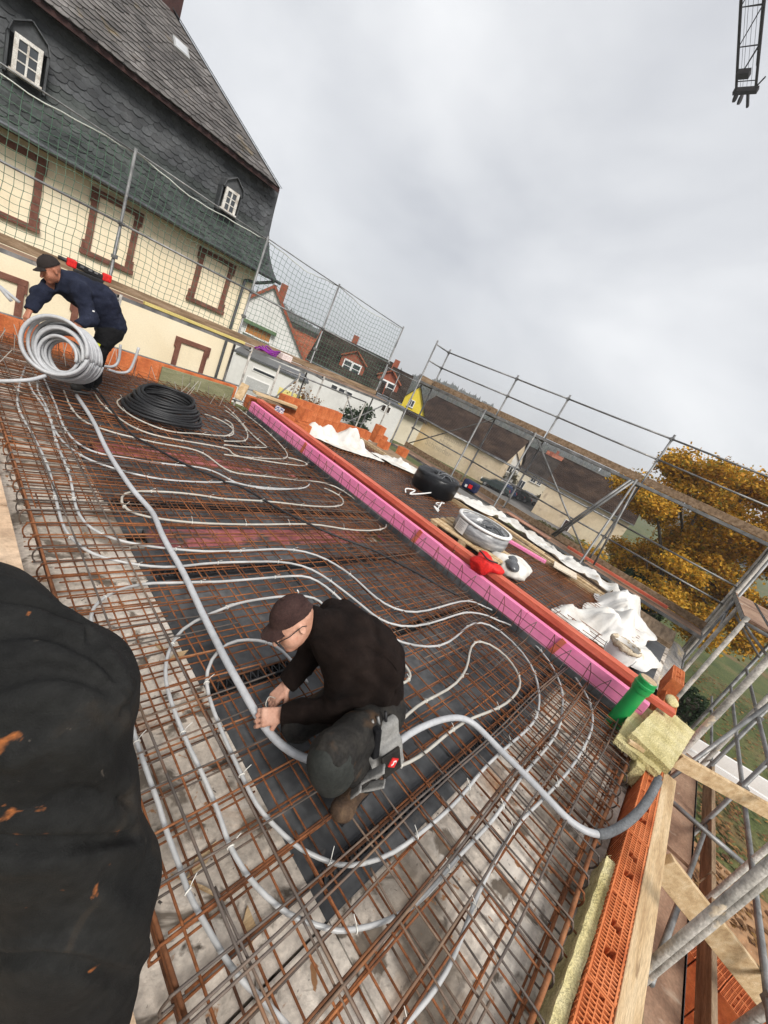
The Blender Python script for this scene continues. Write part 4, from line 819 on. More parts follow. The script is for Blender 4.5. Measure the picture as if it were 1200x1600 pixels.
slates(posm,lambda r:(X0,float(xr(mprof(1-r/rows)[0][1]))-.14),9,.235,'slate_tiles',M['slate'],1,h=.20,slant=.35)
def posm2(x,r): return posm(x,r+9)
slates(posm2,lambda r:(X0,float(xr(mprof(1-(r+9)/rows)[0][1]))-.14),rows-9,.235,'slate_tiles',M['slatelower'],2,h=.20,slant=.35)
# upper hipped roof
EY,EZ=14.62,5.55; RX,RY,RZ=4.45,18.0,8.42; EX=7.40
mb=MB(); mb.add([(X0,EY,EZ),(EX,EY,EZ),(RX,RY,RZ),(X0,RY,RZ),(EX,21.4,EZ),(X0,21.4,EZ)],[(0,1,2,3),(1,4,2),(4,5,3,2),(0,5,4,1)]); mb.build('upper_roof_boarding',M['slatebrown'],ho)
sl_=unit([0,RY-EY,RZ-EZ]); Ls=math.hypot(RY-EY,RZ-EZ); rws=25
def posu(x,r):
    t=1-r/rws; p=np.array([x,EY+(RY-EY)*t,EZ+(RZ-EZ)*t]); d=-sl_; nm=unit([0,-(RZ-EZ),RY-EY]); return p+nm*.012,np.array([1.,0,0]),d,nm
slates(posu,lambda r:(X0,EX+(RX-EX)*(1-r/rws)-.16),rws,.26,'slate_tiles',M['slatebrown'],3,h=.23,slant=.2)
# hip slates on the right edge
mb=MB(); a=np.array([EX,EY,EZ+.03]); b=np.array([RX,RY,RZ+.03])
for i in range(26):
    p=a+(b-a)*i/26; q=a+(b-a)*(i+1.25)/26; mb.beam(p+[0,0,.012],q+[0,0,.0],.22,.016)
mb.build('hip_cap',M['slate'],ho)['kind']='stuff'
MB().bb(X0,EX-.02,EY+.03,EY+.06,EZ-.13,EZ-.01).build('fascia',M['rafter'],ho); MB().bb(X0,EX-.05,EY+.06,15.2,EZ-.06,EZ-.03).build('soffit',M['rafter'],ho)
MB().beam((X0,RY,RZ+.04),(RX,RY,RZ+.04),.2,.06).build('ridge_cap',M['slate'],ho)
MB().tube([(X0,14.36,3.06),(8.25,14.36,3.04)],.055,10).build('gutter',M['gutter'],ho,smooth=True)
MB().bb(X0,8.0,14.42,15.0,3.02,3.06).build('soffit',M['rafter'],ho)
MB().tube(spline([(8.05,14.4,3.0),(7.6,14.7,2.7),(7.35,14.9,2.62),(7.3,14.91,2.2),(7.3,14.91,-1.2)],5),.05,8).build('downpipe',M['gutter'],ho,smooth=True)
MB().tube([(7.62,14.92,.6),(7.62,14.92,-1.5)],.035,8).build('downpipe',M['gutter'],ho,smooth=True)
MB().bb(4.2,4.7,17.8,18.3,8.2,9.3).build('chimney',M['rafter'],ho)
# skylight
p,_,d,nm=posu(4.55,10); R=np.stack([np.array([1.,0,0]),sl_,nm],1)
q=MB().box(p+nm*.04,(.42,.46,.06),R).build('skylight',mat('skylight_frame',[(.30,.30,.29),(.40,.40,.39)],4,.5,metal=.3),ho); MB().box(p+nm*.073,(.32,.36,.01),R).build('skylight_pane',mat('skylight_glass',[(.34,.35,.36),(.44,.45,.46)],2,.1,fine=0),ho)
# little slate-hooded dormers
def dormer(xc,zb,w_,h_):
    o=bpy.data.objects.new('dormer',None); COL.objects.link(o); o.parent=ho; o.location=(xc,-.2,zb+4)
    def pp(mb,nm,m,**k): q=mb.build(nm,m,**k); q.parent=o; q.matrix_parent_inverse=Matrix.Translation(-(o.location+ho.location)); return q
    y=14.62; f=.075
    for s in (-1,1): pp(MB().bb(xc+s*w_/2-(f if s>0 else 0),xc+s*w_/2+(f if s<0 else 0),y,y+.06,zb,zb+h_),'frame_side',M['oldwhite'])
    pp(MB().bb(xc-w_/2-.04,xc+w_/2+.04,y-.03,y+.08,zb-.07,zb),'sill',M['oldwhite']); pp(MB().bb(xc-w_/2,xc+w_/2,y,y+.06,zb+h_,zb+h_+.07),'head',M['oldwhite'])
    pp(MB().bb(xc-.018,xc+.018,y+.01,y+.05,zb,zb+h_),'mullion',M['oldwhite'])
    for k_ in (.35,.68): pp(MB().bb(xc-w_/2+f,xc+w_/2-f,y+.015,y+.045,zb+h_*k_-.012,zb+h_*k_+.012),'glazing_bar',M['oldwhite'])
    pp(MB().bb(xc-w_/2+f,xc+w_/2-f,y+.03,y+.04,zb,zb+h_),'pane',M['glass'])
    # pointed slate hood and cheeks
    hw=w_/2+.09; zt=zb+h_+.05
    gpts=[(xc-hw,zt-.02),(xc-hw*.85,zt+.16),(xc,zt+.36),(xc+hw*.85,zt+.16),(xc+hw,zt-.02)]
    pp(MB().poly([(a,y+.03,b) for a,b in gpts],(0,.5,0)),'hood_gable',M['slate'])
    for (a0,b0),(a1,b1) in zip(gpts[:-1],gpts[1:]):
        mb=MB(); n=np.array([-(b1-b0),0,a1-a0]); n=unit(n if n[2]>0 else -n)*.025
        V=np.array([(a0,y-.05,b0),(a1,y-.05,b1),(a1,y+.62,b1),(a0,y+.62,b0)]); mb.add(np.concatenate([V+n,V]),[(0,1,2,3),(7,6,5,4),(0,4,5,1),(1,5,6,2),(2,6,7,3),(3,7,4,0)]); pp(mb,'hood_slates',M['slate'])
    for s in (-1,1): pp(MB().bb(xc+s*hw-.02,xc+s*hw+.02,y+.04,y+.6,zb-.1,zt),'cheek',M['slate'])
dormer(1.40,4.12,.46,.56); dormer(6.06,4.12,.42,.50); dormer(-3.4,4.12,.46,.56)
# =============== ground, village, hill ===============
def gz(x,y):
    D=math.hypot(x,y); z=-3.6-.05*max(0,D-14)
    return max(z,-6.0)
M['lawn']=mat('lawn',[(.045,.062,.016),(.075,.09,.026),(.12,.105,.04)],.5,.95,.8,25,coord='World',fine=.4,fscale=14,spots=[((.16,.10,.045),.35,.58,.12),((.20,.115,.04),9,.66,.08)])
M['soil']=mat('orange_soil',[(.17,.085,.04),(.29,.155,.075),(.38,.23,.125)],.9,.95,.9,14,coord='World',fine=.3,fscale=9,spots=[((.13,.075,.045),2.5,.6,.1),((.46,.38,.28),7,.68,.06)])
M['asphalt']=mat('asphalt',[(.10,.095,.088),(.16,.15,.14)],.4,.9,.3,20,coord='World')
mb=MB(); rad=[2.5,6,10,15,22,30,40,50,62,80,110,150,210,300,500,900,1800]; na=72
vs=[(0,0,-3.6)]
for r in rad:
    for k in range(na):
        a=k*2*math.pi/na; x,y=r*math.cos(a),r*math.sin(a); vs.append((x,y,gz(x,y)))
fs=[(0,1+k,1+(k+1)%na) for k in range(na)]
for i in range(len(rad)-1):
    for k in range(na): l=(k+1)%na; fs.append((1+i*na+k,1+(i+1)*na+k,1+(i+1)*na+l,1+i*na+l))
mb.add(vs,fs); tag(mb.build('ground',M['lawn'],smooth=True),kind='structure')
def sheet(name,pts,m,lift,res=.8):
    """ground patch draped on the terrain from a quad of corners"""
    P=np.array(pts,float); nu=max(2,int(np.linalg.norm(P[1]-P[0])/res)); nv=max(2,int(np.linalg.norm(P[3]-P[0])/res)); mb=MB()
    def fn(u,v):
        q=P[0]*(1-u)*(1-v)+P[1]*u*(1-v)+P[2]*u*v+P[3]*(1-u)*v; return (q[0],q[1],gz(q[0],q[1])+lift)
    mb.grid(fn,nu,nv); return tag(mb.build(name,m,smooth=True),kind='structure')
sheet('soil',[(1,-6.5),(10.6,-6.2),(10.2,-.6),(1,-.6)],M['soil'],.02)
sheet('soil_bank',[(4.0,8.2),(12,8.2),(12,14),(4,14.8)],mat('dark_soil',[(.05,.045,.02),(.10,.075,.035),(.16,.13,.06)],1.2,.95,.8,20,coord='World',fine=.4),.03)
sheet('road',[(30,18),(75,30),(82,24),(40,6)],M['asphalt'],.06,3)
sheet('road_side',[(27,22),(40,6),(43,7),(31,24)],M['asphalt'],.10,3)
lv=MB(); rr=random.Random(9)
for i in range(5200):
    x=rr.uniform(9,26); y=rr.uniform(-7,3.2)
    if rr.random()<.5: x=rr.uniform(9,16); y=rr.uniform(-4,1.2)
    s=rr.uniform(.035,.085); a=rr.random()*6.28; z=gz(x,y)+.03; t=rr.uniform(-.4,.4)
    lv.add([(x+s*math.cos(a),y+s*math.sin(a),z+t*s),(x+s*.7*math.cos(a+1.6),y+s*.7*math.sin(a+1.6),z+.02),(x-s*math.cos(a),y-s*math.sin(a),z),(x+s*.7*math.cos(a-1.6),y+s*.7*math.sin(a-1.6),z+.015)],[(0,1,2,3)])
def leafmat(name,cols,rough=.7):
    m=bpy.data.materials.new(name); m.use_nodes=True; t=m.node_tree; p=t.nodes['Principled BSDF']; g=t.nodes.new('ShaderNodeNewGeometry'); r=t.nodes.new('ShaderNodeValToRGB'); el=r.color_ramp.elements
    while len(el)<len(cols): el.new(.5)
    for i,c in enumerate(cols): el[i].position=i/(len(cols)-1); el[i].color=(*c,1)
    t.links.new(g.outputs['Random Per Island'],r.inputs[0]); t.links.new(r.outputs[0],p.inputs['Base Color']); p.inputs['Roughness'].default_value=rough; p.inputs['Specular IOR Level'].default_value=.25
    tr=t.nodes.new('ShaderNodeBsdfTranslucent'); t.links.new(r.outputs[0],tr.inputs[0]); mx=t.nodes.new('ShaderNodeMixShader'); mx.inputs[0].default_value=.3; o=t.nodes['Material Output']
    t.links.new(p.outputs[0],mx.inputs[1]); t.links.new(tr.outputs[0],mx.inputs[2]); t.links.new(mx.outputs[0],o.inputs[0]); return m
M['autumn']=leafmat('autumn_leaves',[(.14,.125,.016),(.28,.20,.022),(.50,.27,.025),(.62,.33,.028),(.70,.38,.035),(.42,.25,.024),(.54,.24,.028)])
M['litter']=leafmat('leaf_litter',[(.16,.075,.03),(.27,.14,.05),(.12,.06,.03),(.33,.19,.06)])
M['evergreen']=leafmat('evergreen_leaves',[(.010,.022,.008),(.022,.042,.014),(.035,.055,.02)])
M['shrub']=leafmat('shrub_leaves',[(.05,.06,.02),(.10,.10,.035),(.16,.12,.05),(.08,.07,.03)])
M['bark']=mat('bark',[(.05,.04,.03),(.12,.10,.08)],5,.95,.8,20,stretch=(4,4,1))
lo_=lv.build('fallen_leaves',M['litter']); tag(lo_,'brown fallen leaves scattered over the lawn at the right','leaves',kind='stuff')
def leaves(mb,c,rad,n,size,rr,hollow=.25):
    c=np.array(c,float); rad=np.array(rad,float)
    g=np.random.default_rng(rr.randint(0,10**6)); nz=lambda a:a/np.maximum(np.linalg.norm(a,axis=1,keepdims=True),1e-9)
    d=nz(g.normal(size=(n,3))); q=hollow+(1-hollow)*g.random((n,1))**.6
    p=c+d*rad*q*(1+.25*np.sin(d[:,:1]*7+c[0])*np.sin(d[:,2:]*6+c[1]))+g.normal(size=(n,3))*.10*rad; s=size*g.uniform(.45,1.35,(n,1))
    u=nz(g.normal(size=(n,3))*[1,1,.6]); v=nz(np.cross(u,g.normal(size=(n,3))))
    V=np.stack([p+u*s,p+v*s*.55+u*.1*s,p-u*s*.8,p-v*s*.55+u*.1*s],1).reshape(-1,3)
    mb.add(V,np.arange(4*n).reshape(-1,4).tolist())
def tree(name,label,base,trunk_h,r,blobs,leafm,size,n,seed,group=None,branches=14):
    rr=random.Random(seed); b=np.array(base,float); o=thing(name,label,'tree',tuple(b),group=group)
    top=b+[0,0,trunk_h]; mb=MB(); mb.tube(relax([b+[rr.uniform(-.1,.1)*i,rr.uniform(-.1,.1)*i,trunk_h*i/6] for i in range(7)],1),[r*(1-.09*i) for i in range(7)],9); mb.build('trunk',M['bark'],o,smooth=True)
    mb=MB()
    for i in range(branches):
        c,rd=blobs[i%len(blobs)]; e_=b+np.array(c)+np.array([rr.gauss(0,.4)*rd[0],rr.gauss(0,.4)*rd[1],rr.gauss(0,.35)*rd[2]]); s=b+[0,0,trunk_h*rr.uniform(.45,1.0)]; m_=(s+e_)/2+[rr.uniform(-.2,.2),rr.uniform(-.2,.2),.15]
        P=spline([s,m_,e_],5); mb.tube(P,np.linspace(r*.42,r*.08,len(P)),6)
        for k in range(3):
            t=P[rr.randint(4,len(P)-1)]; e2=t+np.array([rr.gauss(0,1),rr.gauss(0,1),rr.gauss(0,.8)])*rd[0]*.38; mb.tube([t,(t+e2)/2+[0,0,.06],e2],[r*.13,r*.08,r*.03],5)
    mb.build('limbs',M['bark'],o,smooth=True)
    mb=MB(); tot=sum(np.prod(x[1])**(2/3) for x in blobs)
    for c,rd in blobs: leaves(mb,b+np.array(c),rd,int(n*np.prod(rd)**(2/3)/tot),size,rr)
    q=mb.build('crown',leafm,o); q['kind']='stuff'; return o
rr=random.Random(4); bl=[]
for i in range(70):
    a=rr.random()*6.28; h=rr.uniform(2.0,8.6); w=4.3*math.sqrt(max(.08,1-((h-4.9)/4.2)**2)); q=rr.random()**.5*w
    bl.append(((q*math.cos(a),q*math.sin(a),h),(rr.uniform(.55,1.15),rr.uniform(.55,1.15),rr.uniform(.4,.8))))
tree('autumn_tree','big golden autumn tree behind the right-hand scaffold','' and 0 or (23.0,-.1,gz(23,-.1)),4.6,.26,bl,M['autumn'],.088,115000,4,branches=26)
bl=[((rr.uniform(-1.5,1.5),rr.uniform(-1.4,1.4),rr.uniform(.8,2.6)),(.7,.7,.6)) for i in range(12)]
tree('autumn_shrub','lower ochre and green shrub left of the autumn tree trunk',(21.5,2.3,gz(21.5,2.3)),1.6,.08,bl,M['autumn'],.10,5000,5)
def hedge(name,label,x0,x1,y0,y1,z0,z1,n,seed,leafm,cat='hedge',size=.09):
    rr=random.Random(seed); o=thing(name,label,cat,((x0+x1)/2,(y0+y1)/2,z0)); MB().bb(x0+.12,x1-.12,y0+.12,y1-.12,z0,z1-.12).build('inner_twigs',M['bark'],o); mb=MB()
    for i in range(n):
        p=np.array([rr.uniform(x0,x1),rr.uniform(y0,y1),rr.uniform(z0,z1)]); f=rr.randint(0,3)
        if f==0: p[2]=z1+rr.gauss(0,.04)
        elif f==1: p[0]=x0+rr.gauss(0,.04)
        elif f==2: p[1]=y0+rr.gauss(0,.04)
        else: p[1]=y1+rr.gauss(0,.04)
        u=unit([rr.gauss(0,1) for _ in range(3)]); v=unit(np.cross(u,[rr.gauss(0,1) for _ in range(3)])); s=size*rr.uniform(.6,1.2); mb.add([p+u*s,p+v*s*.5,p-u*s,p-v*s*.5],[(0,1,2,3)])
    mb.build('leaf_cover',leafm,o)['kind']='stuff'; return o
hedge('clipped_hedge','tall dark clipped hedge in the shade under the autumn tree',19.6,21.2,-.4,1.5,gz(20,0)-.1,-1.05,4200,3,M['evergreen'])
hedge('low_hedge','low dark bushes on the lawn behind the near scaffold',15.5,16.6,-2.6,-.9,gz(15,0)-.1,-2.75,1500,5,M['evergreen'])
hedge('brown_hedge','brown overgrown hedge in front of the beige barn',29.5,31.5,4.2,9.0,gz(30,6)-.1,-2.9,4200,16,M['shrub'],size=.14)
hedge('soil_bank_shrubs','low brown and green bushes before the white garage',11.2,13.2,15.6,20.0,gz(12,17)-.1,-3.0,3000,6,M['shrub'])
for i,(x,y,h,s) in enumerate([(10.6,13.6,3.6,11)]):
    bl=[((rr.uniform(-.7,.7),rr.uniform(-.7,.7),rr.uniform(1.8,3.6)),(.5,.5,.45)) for _ in range(8)]
    tree('bare_young_tree','nearly bare young tree with few reddish leaves beside the house corner',(x,y,gz(x,y)),2.6,.07,bl,M['litter'],.06,900,s)
# ---- buildings ----
M['wwall']=mat('white_render',[(.55,.54,.51),(.66,.65,.62)],.5,.9,.15,20,coord='World',fine=.05)
M['beige']=mat('beige_render',[(.46,.36,.23),(.56,.45,.31),(.62,.52,.37)],.35,.9,.2,10,coord='World',fine=.08,spots=[((.40,.31,.22),.8,.6,.1)])
M['creamw']=mat('pale_cream_render',[(.58,.51,.38),(.66,.60,.47)],.4,.9,.15,10,coord='World',fine=.05)
M['yellow']=mat('yellow_render',[(.60,.45,.03),(.70,.55,.06)],.5,.9,coord='World',fine=.06)
def tilemat(name,cols):
    m=mat(name,cols,.7,.95,0,coord='Object',fine=.3,fscale=6,spec=.05); t=m.node_tree; N=t.nodes; L=t.links; w=N.new('ShaderNodeTexWave'); w.bands_direction='Y'; w.inputs['Scale'].default_value=1.05; w.inputs['Distortion'].default_value=.4; c=N.new('ShaderNodeTexCoord'); L.new(c.outputs['Object'],w.inputs[0]); b=N.new('ShaderNodeBump'); b.inputs['Distance'].default_value=.12; b.inputs['Strength'].default_value=.8; L.new(w.outputs[1],b.inputs['Height']); L.new(b.outputs[0],N['Principled BSDF'].inputs['Normal']); return m
M['tilebrown']=tilemat('brown_tiles',[(.020,.011,.008),(.038,.023,.016),(.062,.039,.026)])
M['tiledark']=tilemat('dark_tiles',[(.016,.011,.009),(.032,.024,.019),(.05,.038,.03)])
M['tilered']=tilemat('red_tiles',[(.17,.05,.025),(.26,.085,.045),(.32,.12,.07)])
M['redbrick']=mat('red_brick_tile',[(.20,.055,.03),(.30,.085,.045)],3,.9,.3,20,coord='World')
M['shut']=mat('orange_shutter',[(.30,.12,.03),(.40,.18,.05)],5,.7,stretch=(1,1,8))
def bldg(name,label,cx,cy,rz,L,W,ze,zr,wall,roof,wins=(),gwins=(),ov=.35,chim=None,trim=None,cat='house',hip=0,zb=None):
    """gabled building, ridge along local X; front (local -Y) faces the camera. heights are absolute"""
    zb=gz(cx,cy)-.3 if zb is None else zb; o=thing(name,label,cat,(cx,cy,zb),rz,group='village houses beyond the site'); he=ze-zb; hr=zr-zb
    hw,hl=W/2,L/2
    MB().poly([(-hl,-hw,0),(-hl,hw,0),(-hl,hw,he),(-hl,0,hr-.06),(-hl,-hw,he)],(L,0,0)).build('wall',wall,o,local=True)
    sl=math.hypot(hw+ov,(hr-he)*(hw+ov)/hw); ang=math.atan2(hr-he,hw)
    for s in (-1,1):
        mb=MB(); t=.14; dz=(hr-he)/hw*ov
        V=[(-hl-ov,s*(hw+ov),he-dz),(hl+ov,s*(hw+ov),he-dz),(hl+ov,0,hr),(-hl-ov,0,hr)]; V=np.array(V); U=V+[0,0,t]
        mb.add(np.concatenate([V,U]),[(0,3,2,1),(4,5,6,7),(0,1,5,4),(1,2,6,5),(2,3,7,6),(3,0,4,7)] if s<0 else [(0,1,2,3),(7,6,5,4),(4,5,1,0),(5,6,2,1),(6,7,3,2),(7,4,0,3)])
        mb.build('roof',roof,o,local=True)
    MB().beam((-hl-ov,0,hr+.13),(hl+ov,0,hr+.13),.3,.12).build('ridge_tiles',roof,o,local=True)
    MB().tube([(-hl-ov,-hw-ov-.06,he-(hr-he)/hw*ov),(hl+ov,-hw-ov-.06,he-(hr-he)/hw*ov)],.07,6).build('gutter',M['gutter'],o,local=True)
    if trim:
        for e in (-1,1):
            for s in (-1,1): MB().beam((e*(hl+ov+.02),s*(hw+ov),he-(hr-he)/hw*ov+.06),(e*(hl+ov+.02),0,hr+.08),.06,.22).build('verge_board',trim,o,local=True)
    def win(c,nx,w_,h_,shut=None):
        fr=bpy.data.objects.new('window',None); COL.objects.link(fr); fr.parent=o; fr.location=c; fr.rotation_euler=(0,0,0 if nx==0 else (-math.pi/2 if nx<0 else math.pi/2))
        MB().box((0,-.03,0),(w_+.16,.08,h_+.16)).build('frame',M['white'],fr,local=True); MB().box((0,-.075,0),(w_,.02,h_)).build('pane',shut or M['glass'],fr,local=True)
        if not shut: MB().box((0,-.09,0),(.06,.02,h_)).build('mullion',M['white'],fr,local=True)
        MB().box((0,-.10,-h_/2-.1),(w_+.3,.16,.06)).build('sill',M['wwall'],fr,local=True)
    for (x,z,w_,h_,*sh) in wins: win((x,-hw,z-zb),0,w_,h_,*sh)
    for (y,z,w_,h_,*sh) in gwins: win((-hl,y,z-zb),-1,w_,h_,*sh)
    if chim:
        for x in chim: MB().box((x,.3,hr+.35),(.6,.6,1.3)).build('chimney',M['redbrick'],o,local=True)
    return o
def dirp(az,D): return D*math.cos(math.radians(az)),D*math.sin(math.radians(az))
# white gable house right of the slate house: gable faces the camera
x,y=dirp(60.6,46); az=math.radians(60.6)
hgo=bldg('white_gable_house','white house showing its gable with orange shutters and a green awning',x,y,az,11,8.6,-.25,4.25,M['wwall'],M['tilebrown'],gwins=[(.1,.25,2.1,.75,M['shut'])],trim=M['redbrick'],ov=.25)
MB().box((-5.75,.1,.75-hgo.location.z),(.5,2.9,.06),roty(-.5)).build('awning',mat('green_awning',[(.05,.09,.04),(.09,.13,.06)],4,.8),hgo,local=True)
MB().box((-4.6,-.75,4.15-hgo.location.z),(.6,.6,1.5)).build('chimney',M['redbrick'],hgo,local=True)
def flat(name,label,az0,az1,D,z1,wall,cat='building',depth=5,wins=(),door=None,zb=None):
    a=np.array(dirp(az0,D)); b=np.array(dirp(az1,D)); c=(a+b)/2; d=unit(np.append(b-a,0)); rz=math.atan2(d[1],d[0]); L=np.linalg.norm(b-a); zb=gz(*c)-.3 if zb is None else zb
    o=thing(name,label,cat,(c[0],c[1],zb),rz,group='low white outbuildings'); s=1
    MB().bb(-L/2,L/2,0,depth,0,z1-zb).build('wall',wall,o,local=True); MB().bb(-L/2-.15,L/2+.15,-.15,depth+.1,z1-zb,z1-zb+.14).build('roof',M['gutter'],o,local=True)
    for (x,z,w_,h_,m) in wins:
        MB().box((x,-.02,z-zb),(w_+.12,.06,h_+.12)).build('window_frame',M['white'],o,local=True); MB().box((x,-.055,z-zb),(w_,.02,h_)).build('window_pane',m,o,local=True)
    return o
GD=mat('grey_garage_door',[(.36,.36,.35),(.44,.44,.43)],1,.7,stretch=(1,1,9))
flat('white_garage','white garage with a grey door in front of the white gable house',62.5,53.2,31,-1.15,M['wwall'],wins=[(-.6,-2.9,1.6,1.1,GD),(-.4,-1.7,1.5,.16,M['glass'])])
flat('white_annex','long low white annex with three small windows below the brick dormers',52.2,39.6,37,-.30,M['wwall'],wins=[(-2.35,-1.05,.5,.32,M['glass']),(-1.65,-1.05,.5,.32,M['glass']),(-.95,-1.05,.5,.32,M['glass']),(2.3,-.85,.3,.5,M['tiledark']),(2.75,-.85,.3,.5,M['tiledark'])],depth=3)
YP=mat('yellow_panel',[(.62,.52,.16),(.70,.60,.24)],3,.8)
x,y=dirp(54.6,26.5); tag(MB().box((x,y,-1.85),(1.5,.06,.55),rotz(math.radians(-36))).build('yellow_sheet',YP),'pale yellow sheet standing in front of the white garage','panel')
def cardinal(az): return math.radians(az-90)
x,y=dirp(54.5,56); bldg('brown_roof_house','small house with rusty brown roof between the white gable and the brick dormers',x,y,cardinal(56),8,7,-1.2,1.75,M['wwall'],M['tilered'])
x,y=dirp(56.6,75); bldg('far_roof_house','distant dark roof just above the brown roof, right of the white gable',x,y,cardinal(52),9,7,.2,2.6,M['wwall'],M['tiledark'])
x,y=dirp(48.6,47); rh=bldg('brick_dormer_house','dark-roofed house with a white left gable, brick chimney and brick dormer',x,y,cardinal(46.5),7.6,7.8,.05,3.05,M['wwall'],M['tiledark'],chim=[-.6],trim=M['redbrick'])
x,y=dirp(42.9,47.5); rh2=bldg('second_dormer_house','dark-roofed house with the right-hand brick dormer next to the yellow house',x,y,cardinal(41),3.6,7.8,.05,2.7,M['wwall'],M['tiledark'],chim=[-.2])
def bdorm(o,xl,yl,zl,w_,k=1):
    z0=zl-o.location.z; d=bpy.data.objects.new('dormer',None); COL.objects.link(d); d.parent=o; d.location=(xl,yl,z0)
    MB().poly([(-w_/2-.35,0,-.9),(w_/2+.35,0,-.9),(w_/2+.35,0,1.0),(0,0,1.75),(-w_/2-.35,0,1.0)],(0,3.4,0)).build('dormer_wall',M['redbrick'],d,local=True)
    for s in (-1,1): MB().box((s*w_*.245,-.115,.15),(w_*.38,.02,.06)).build('glazing_bar',M['white'],d,local=True)
    for s in (-1,1): MB().beam((s*(w_/2+.5),1.5,.88),(0,1.5,1.88),3.6,.12,up=(0,0,1)).build('dormer_roof',M['tilered'],d,local=True)
    MB().box((0,-.04,0),(w_,.08,1.5)).build('frame',M['white'],d,local=True)
    for s in (-1,1): MB().box((s*w_*.245,-.09,0),(w_*.38,.03,1.2)).build('pane',M['glass'],d,local=True)
bdorm(rh,.25,-3.3,.75,1.9,1.35); bdorm(rh2,-.1,-3.3,.55,1.8,1.3)
# yellow gable and long beige building with faded sign
x,y=dirp(38.9,60); yo=bldg('yellow_gable_house','small bright yellow gable house with one dark window',x,y,math.radians(38.9),6,5.0,-1.4,2.35,M['yellow'],M['tiledark'],gwins=[(.2,-.2,.7,.8)],ov=.3)
MB().bb(-3.1,-3.0,-2.5,2.5,0,-1.15-yo.location.z).build('lower_wall',M['creamw'],yo,local=True); MB().poly([(-3.1,-2.8,-1.2-yo.location.z),(-3.1,2.8,-1.2-yo.location.z),(-4.0,2.8,-1.75-yo.location.z),(-4.0,-2.8,-1.75-yo.location.z)],(0,0,.12)).build('lean_to_roof',M['tiledark'],yo,local=True)
a=np.array((52.5,23.4)); b=np.array((49.2,39.0)); c=(a+b)/2; rz=math.atan2(*(a-b)[::-1]); nrm=np.array([math.cos(rz+math.pi/2),math.sin(rz+math.pi/2)]); W=12; cc_=c+nrm*W/2
be=bldg('beige_sign_building','long beige building with faded lettering on its wall under a brown roof',cc_[0],cc_[1],rz,16,W,-1.45,2.0,M['beige'],M['tilebrown'],cat='building',zb=-6.6)
FT=mat('faded_sign_paint',[(.38,.31,.22),(.46,.38,.28)],2,.9,coord='World'); FT2=mat('faded_pink_paint',[(.50,.38,.27),(.54,.42,.31)],2,.9,coord='World')
for i,(t,x,z,s) in enumerate([('Bauman',-1.6,-2.75,1.15),('Maler',-2.0,-3.65,.95),('Schneider',-3.9,-4.75,1.15),('Farben',2.8,-4.6,1.3),('tapet',3.4,-2.9,1.1)]):
    cu=bpy.data.curves.new('lettering','FONT'); cu.body=t; cu.size=s; cu.extrude=.004; cu.materials.append(FT if i<3 else FT2); tmp=bpy.data.objects.new('t',cu); COL.objects.link(tmp); bpy.context.view_layer.update(); me=bpy.data.meshes.new_from_object(tmp.evaluated_get(bpy.context.evaluated_depsgraph_get())); bpy.data.objects.remove(tmp); ob=bpy.data.objects.new('lettering',me); COL.objects.link(ob); ob.parent=be; ob.location=(x,-W/2-.012,z+6.6); ob.rotation_euler=(math.pi/2,0,0)
MB().box((1.8,-W*.33,5.9),(.7,.5,.08),rotx(.52)).build('skylight',M['white'],be,local=True)
x,y=dirp(23.4,64); bldg('narrow_white_gable','narrow white gable end beside the parked cars',x,y,math.radians(23.4),5,3.4,-1.9,.15,M['wwall'],M['tilebrown'],gwins=[(-.5,-2.6,.7,.8),(.2,-5.0,.9,1.1),(.0,-.9,.3,.7)],ov=.12)
x,y=dirp(18.6,80); bldg('long_cream_house','long cream house with several windows behind the parked cars',x,y,cardinal(18.2),13,9,-2.25,1.25,M['creamw'],M['tiledark'],wins=[(-4.6,-3.3,.9,1.0),(-1.2,-3.3,.8,1.0),(-.1,-3.3,.6,.9),(3.2,-3.3,.9,1.0),(-2.6,-5.2,.9,1.6),(2.3,-5.3,1.0,1.1)],chim=[-1])
x,y=dirp(17.3,105); bldg('red_roof_house','distant house with a red tiled roof above the cream house',x,y,cardinal(24),9,8,-.8,2.1,M['creamw'],M['tilered'],chim=[-2.5])
x,y=dirp(12.4,58); bldg('beige_barn','beige barn with dark tiled roof just left of the autumn tree',x,y,cardinal(13.2),10,9,-1.0,2.0,M['beige'],M['tilebrown'],wins=[(-.6,-4.9,.8,1.2,M['rafter'])],cat='barn')
x,y=dirp(24.5,70); 
for i,(az_,D,h,s) in enumerate([(22.3,62,3.0,31),(16.9,66,2.6,32),(44.6,34.5,3.0,33)]):
    x,y=dirp(az_,D); z=gz(x,y); bl=[((rr.uniform(-.9,.9),rr.uniform(-.9,.9),rr.uniform(.5,h)),(.7,.7,.6)) for _ in range(9)]
    tree('bush',['dark bush beside the narrow white gable','dark bush at the corner of the cream house','dark evergreen bush before the white annex'][i],(x,y,z),h*.6,.09,bl,M['shrub'] if i<2 else M['evergreen'],.14,2600,s,group='village bushes',branches=8)
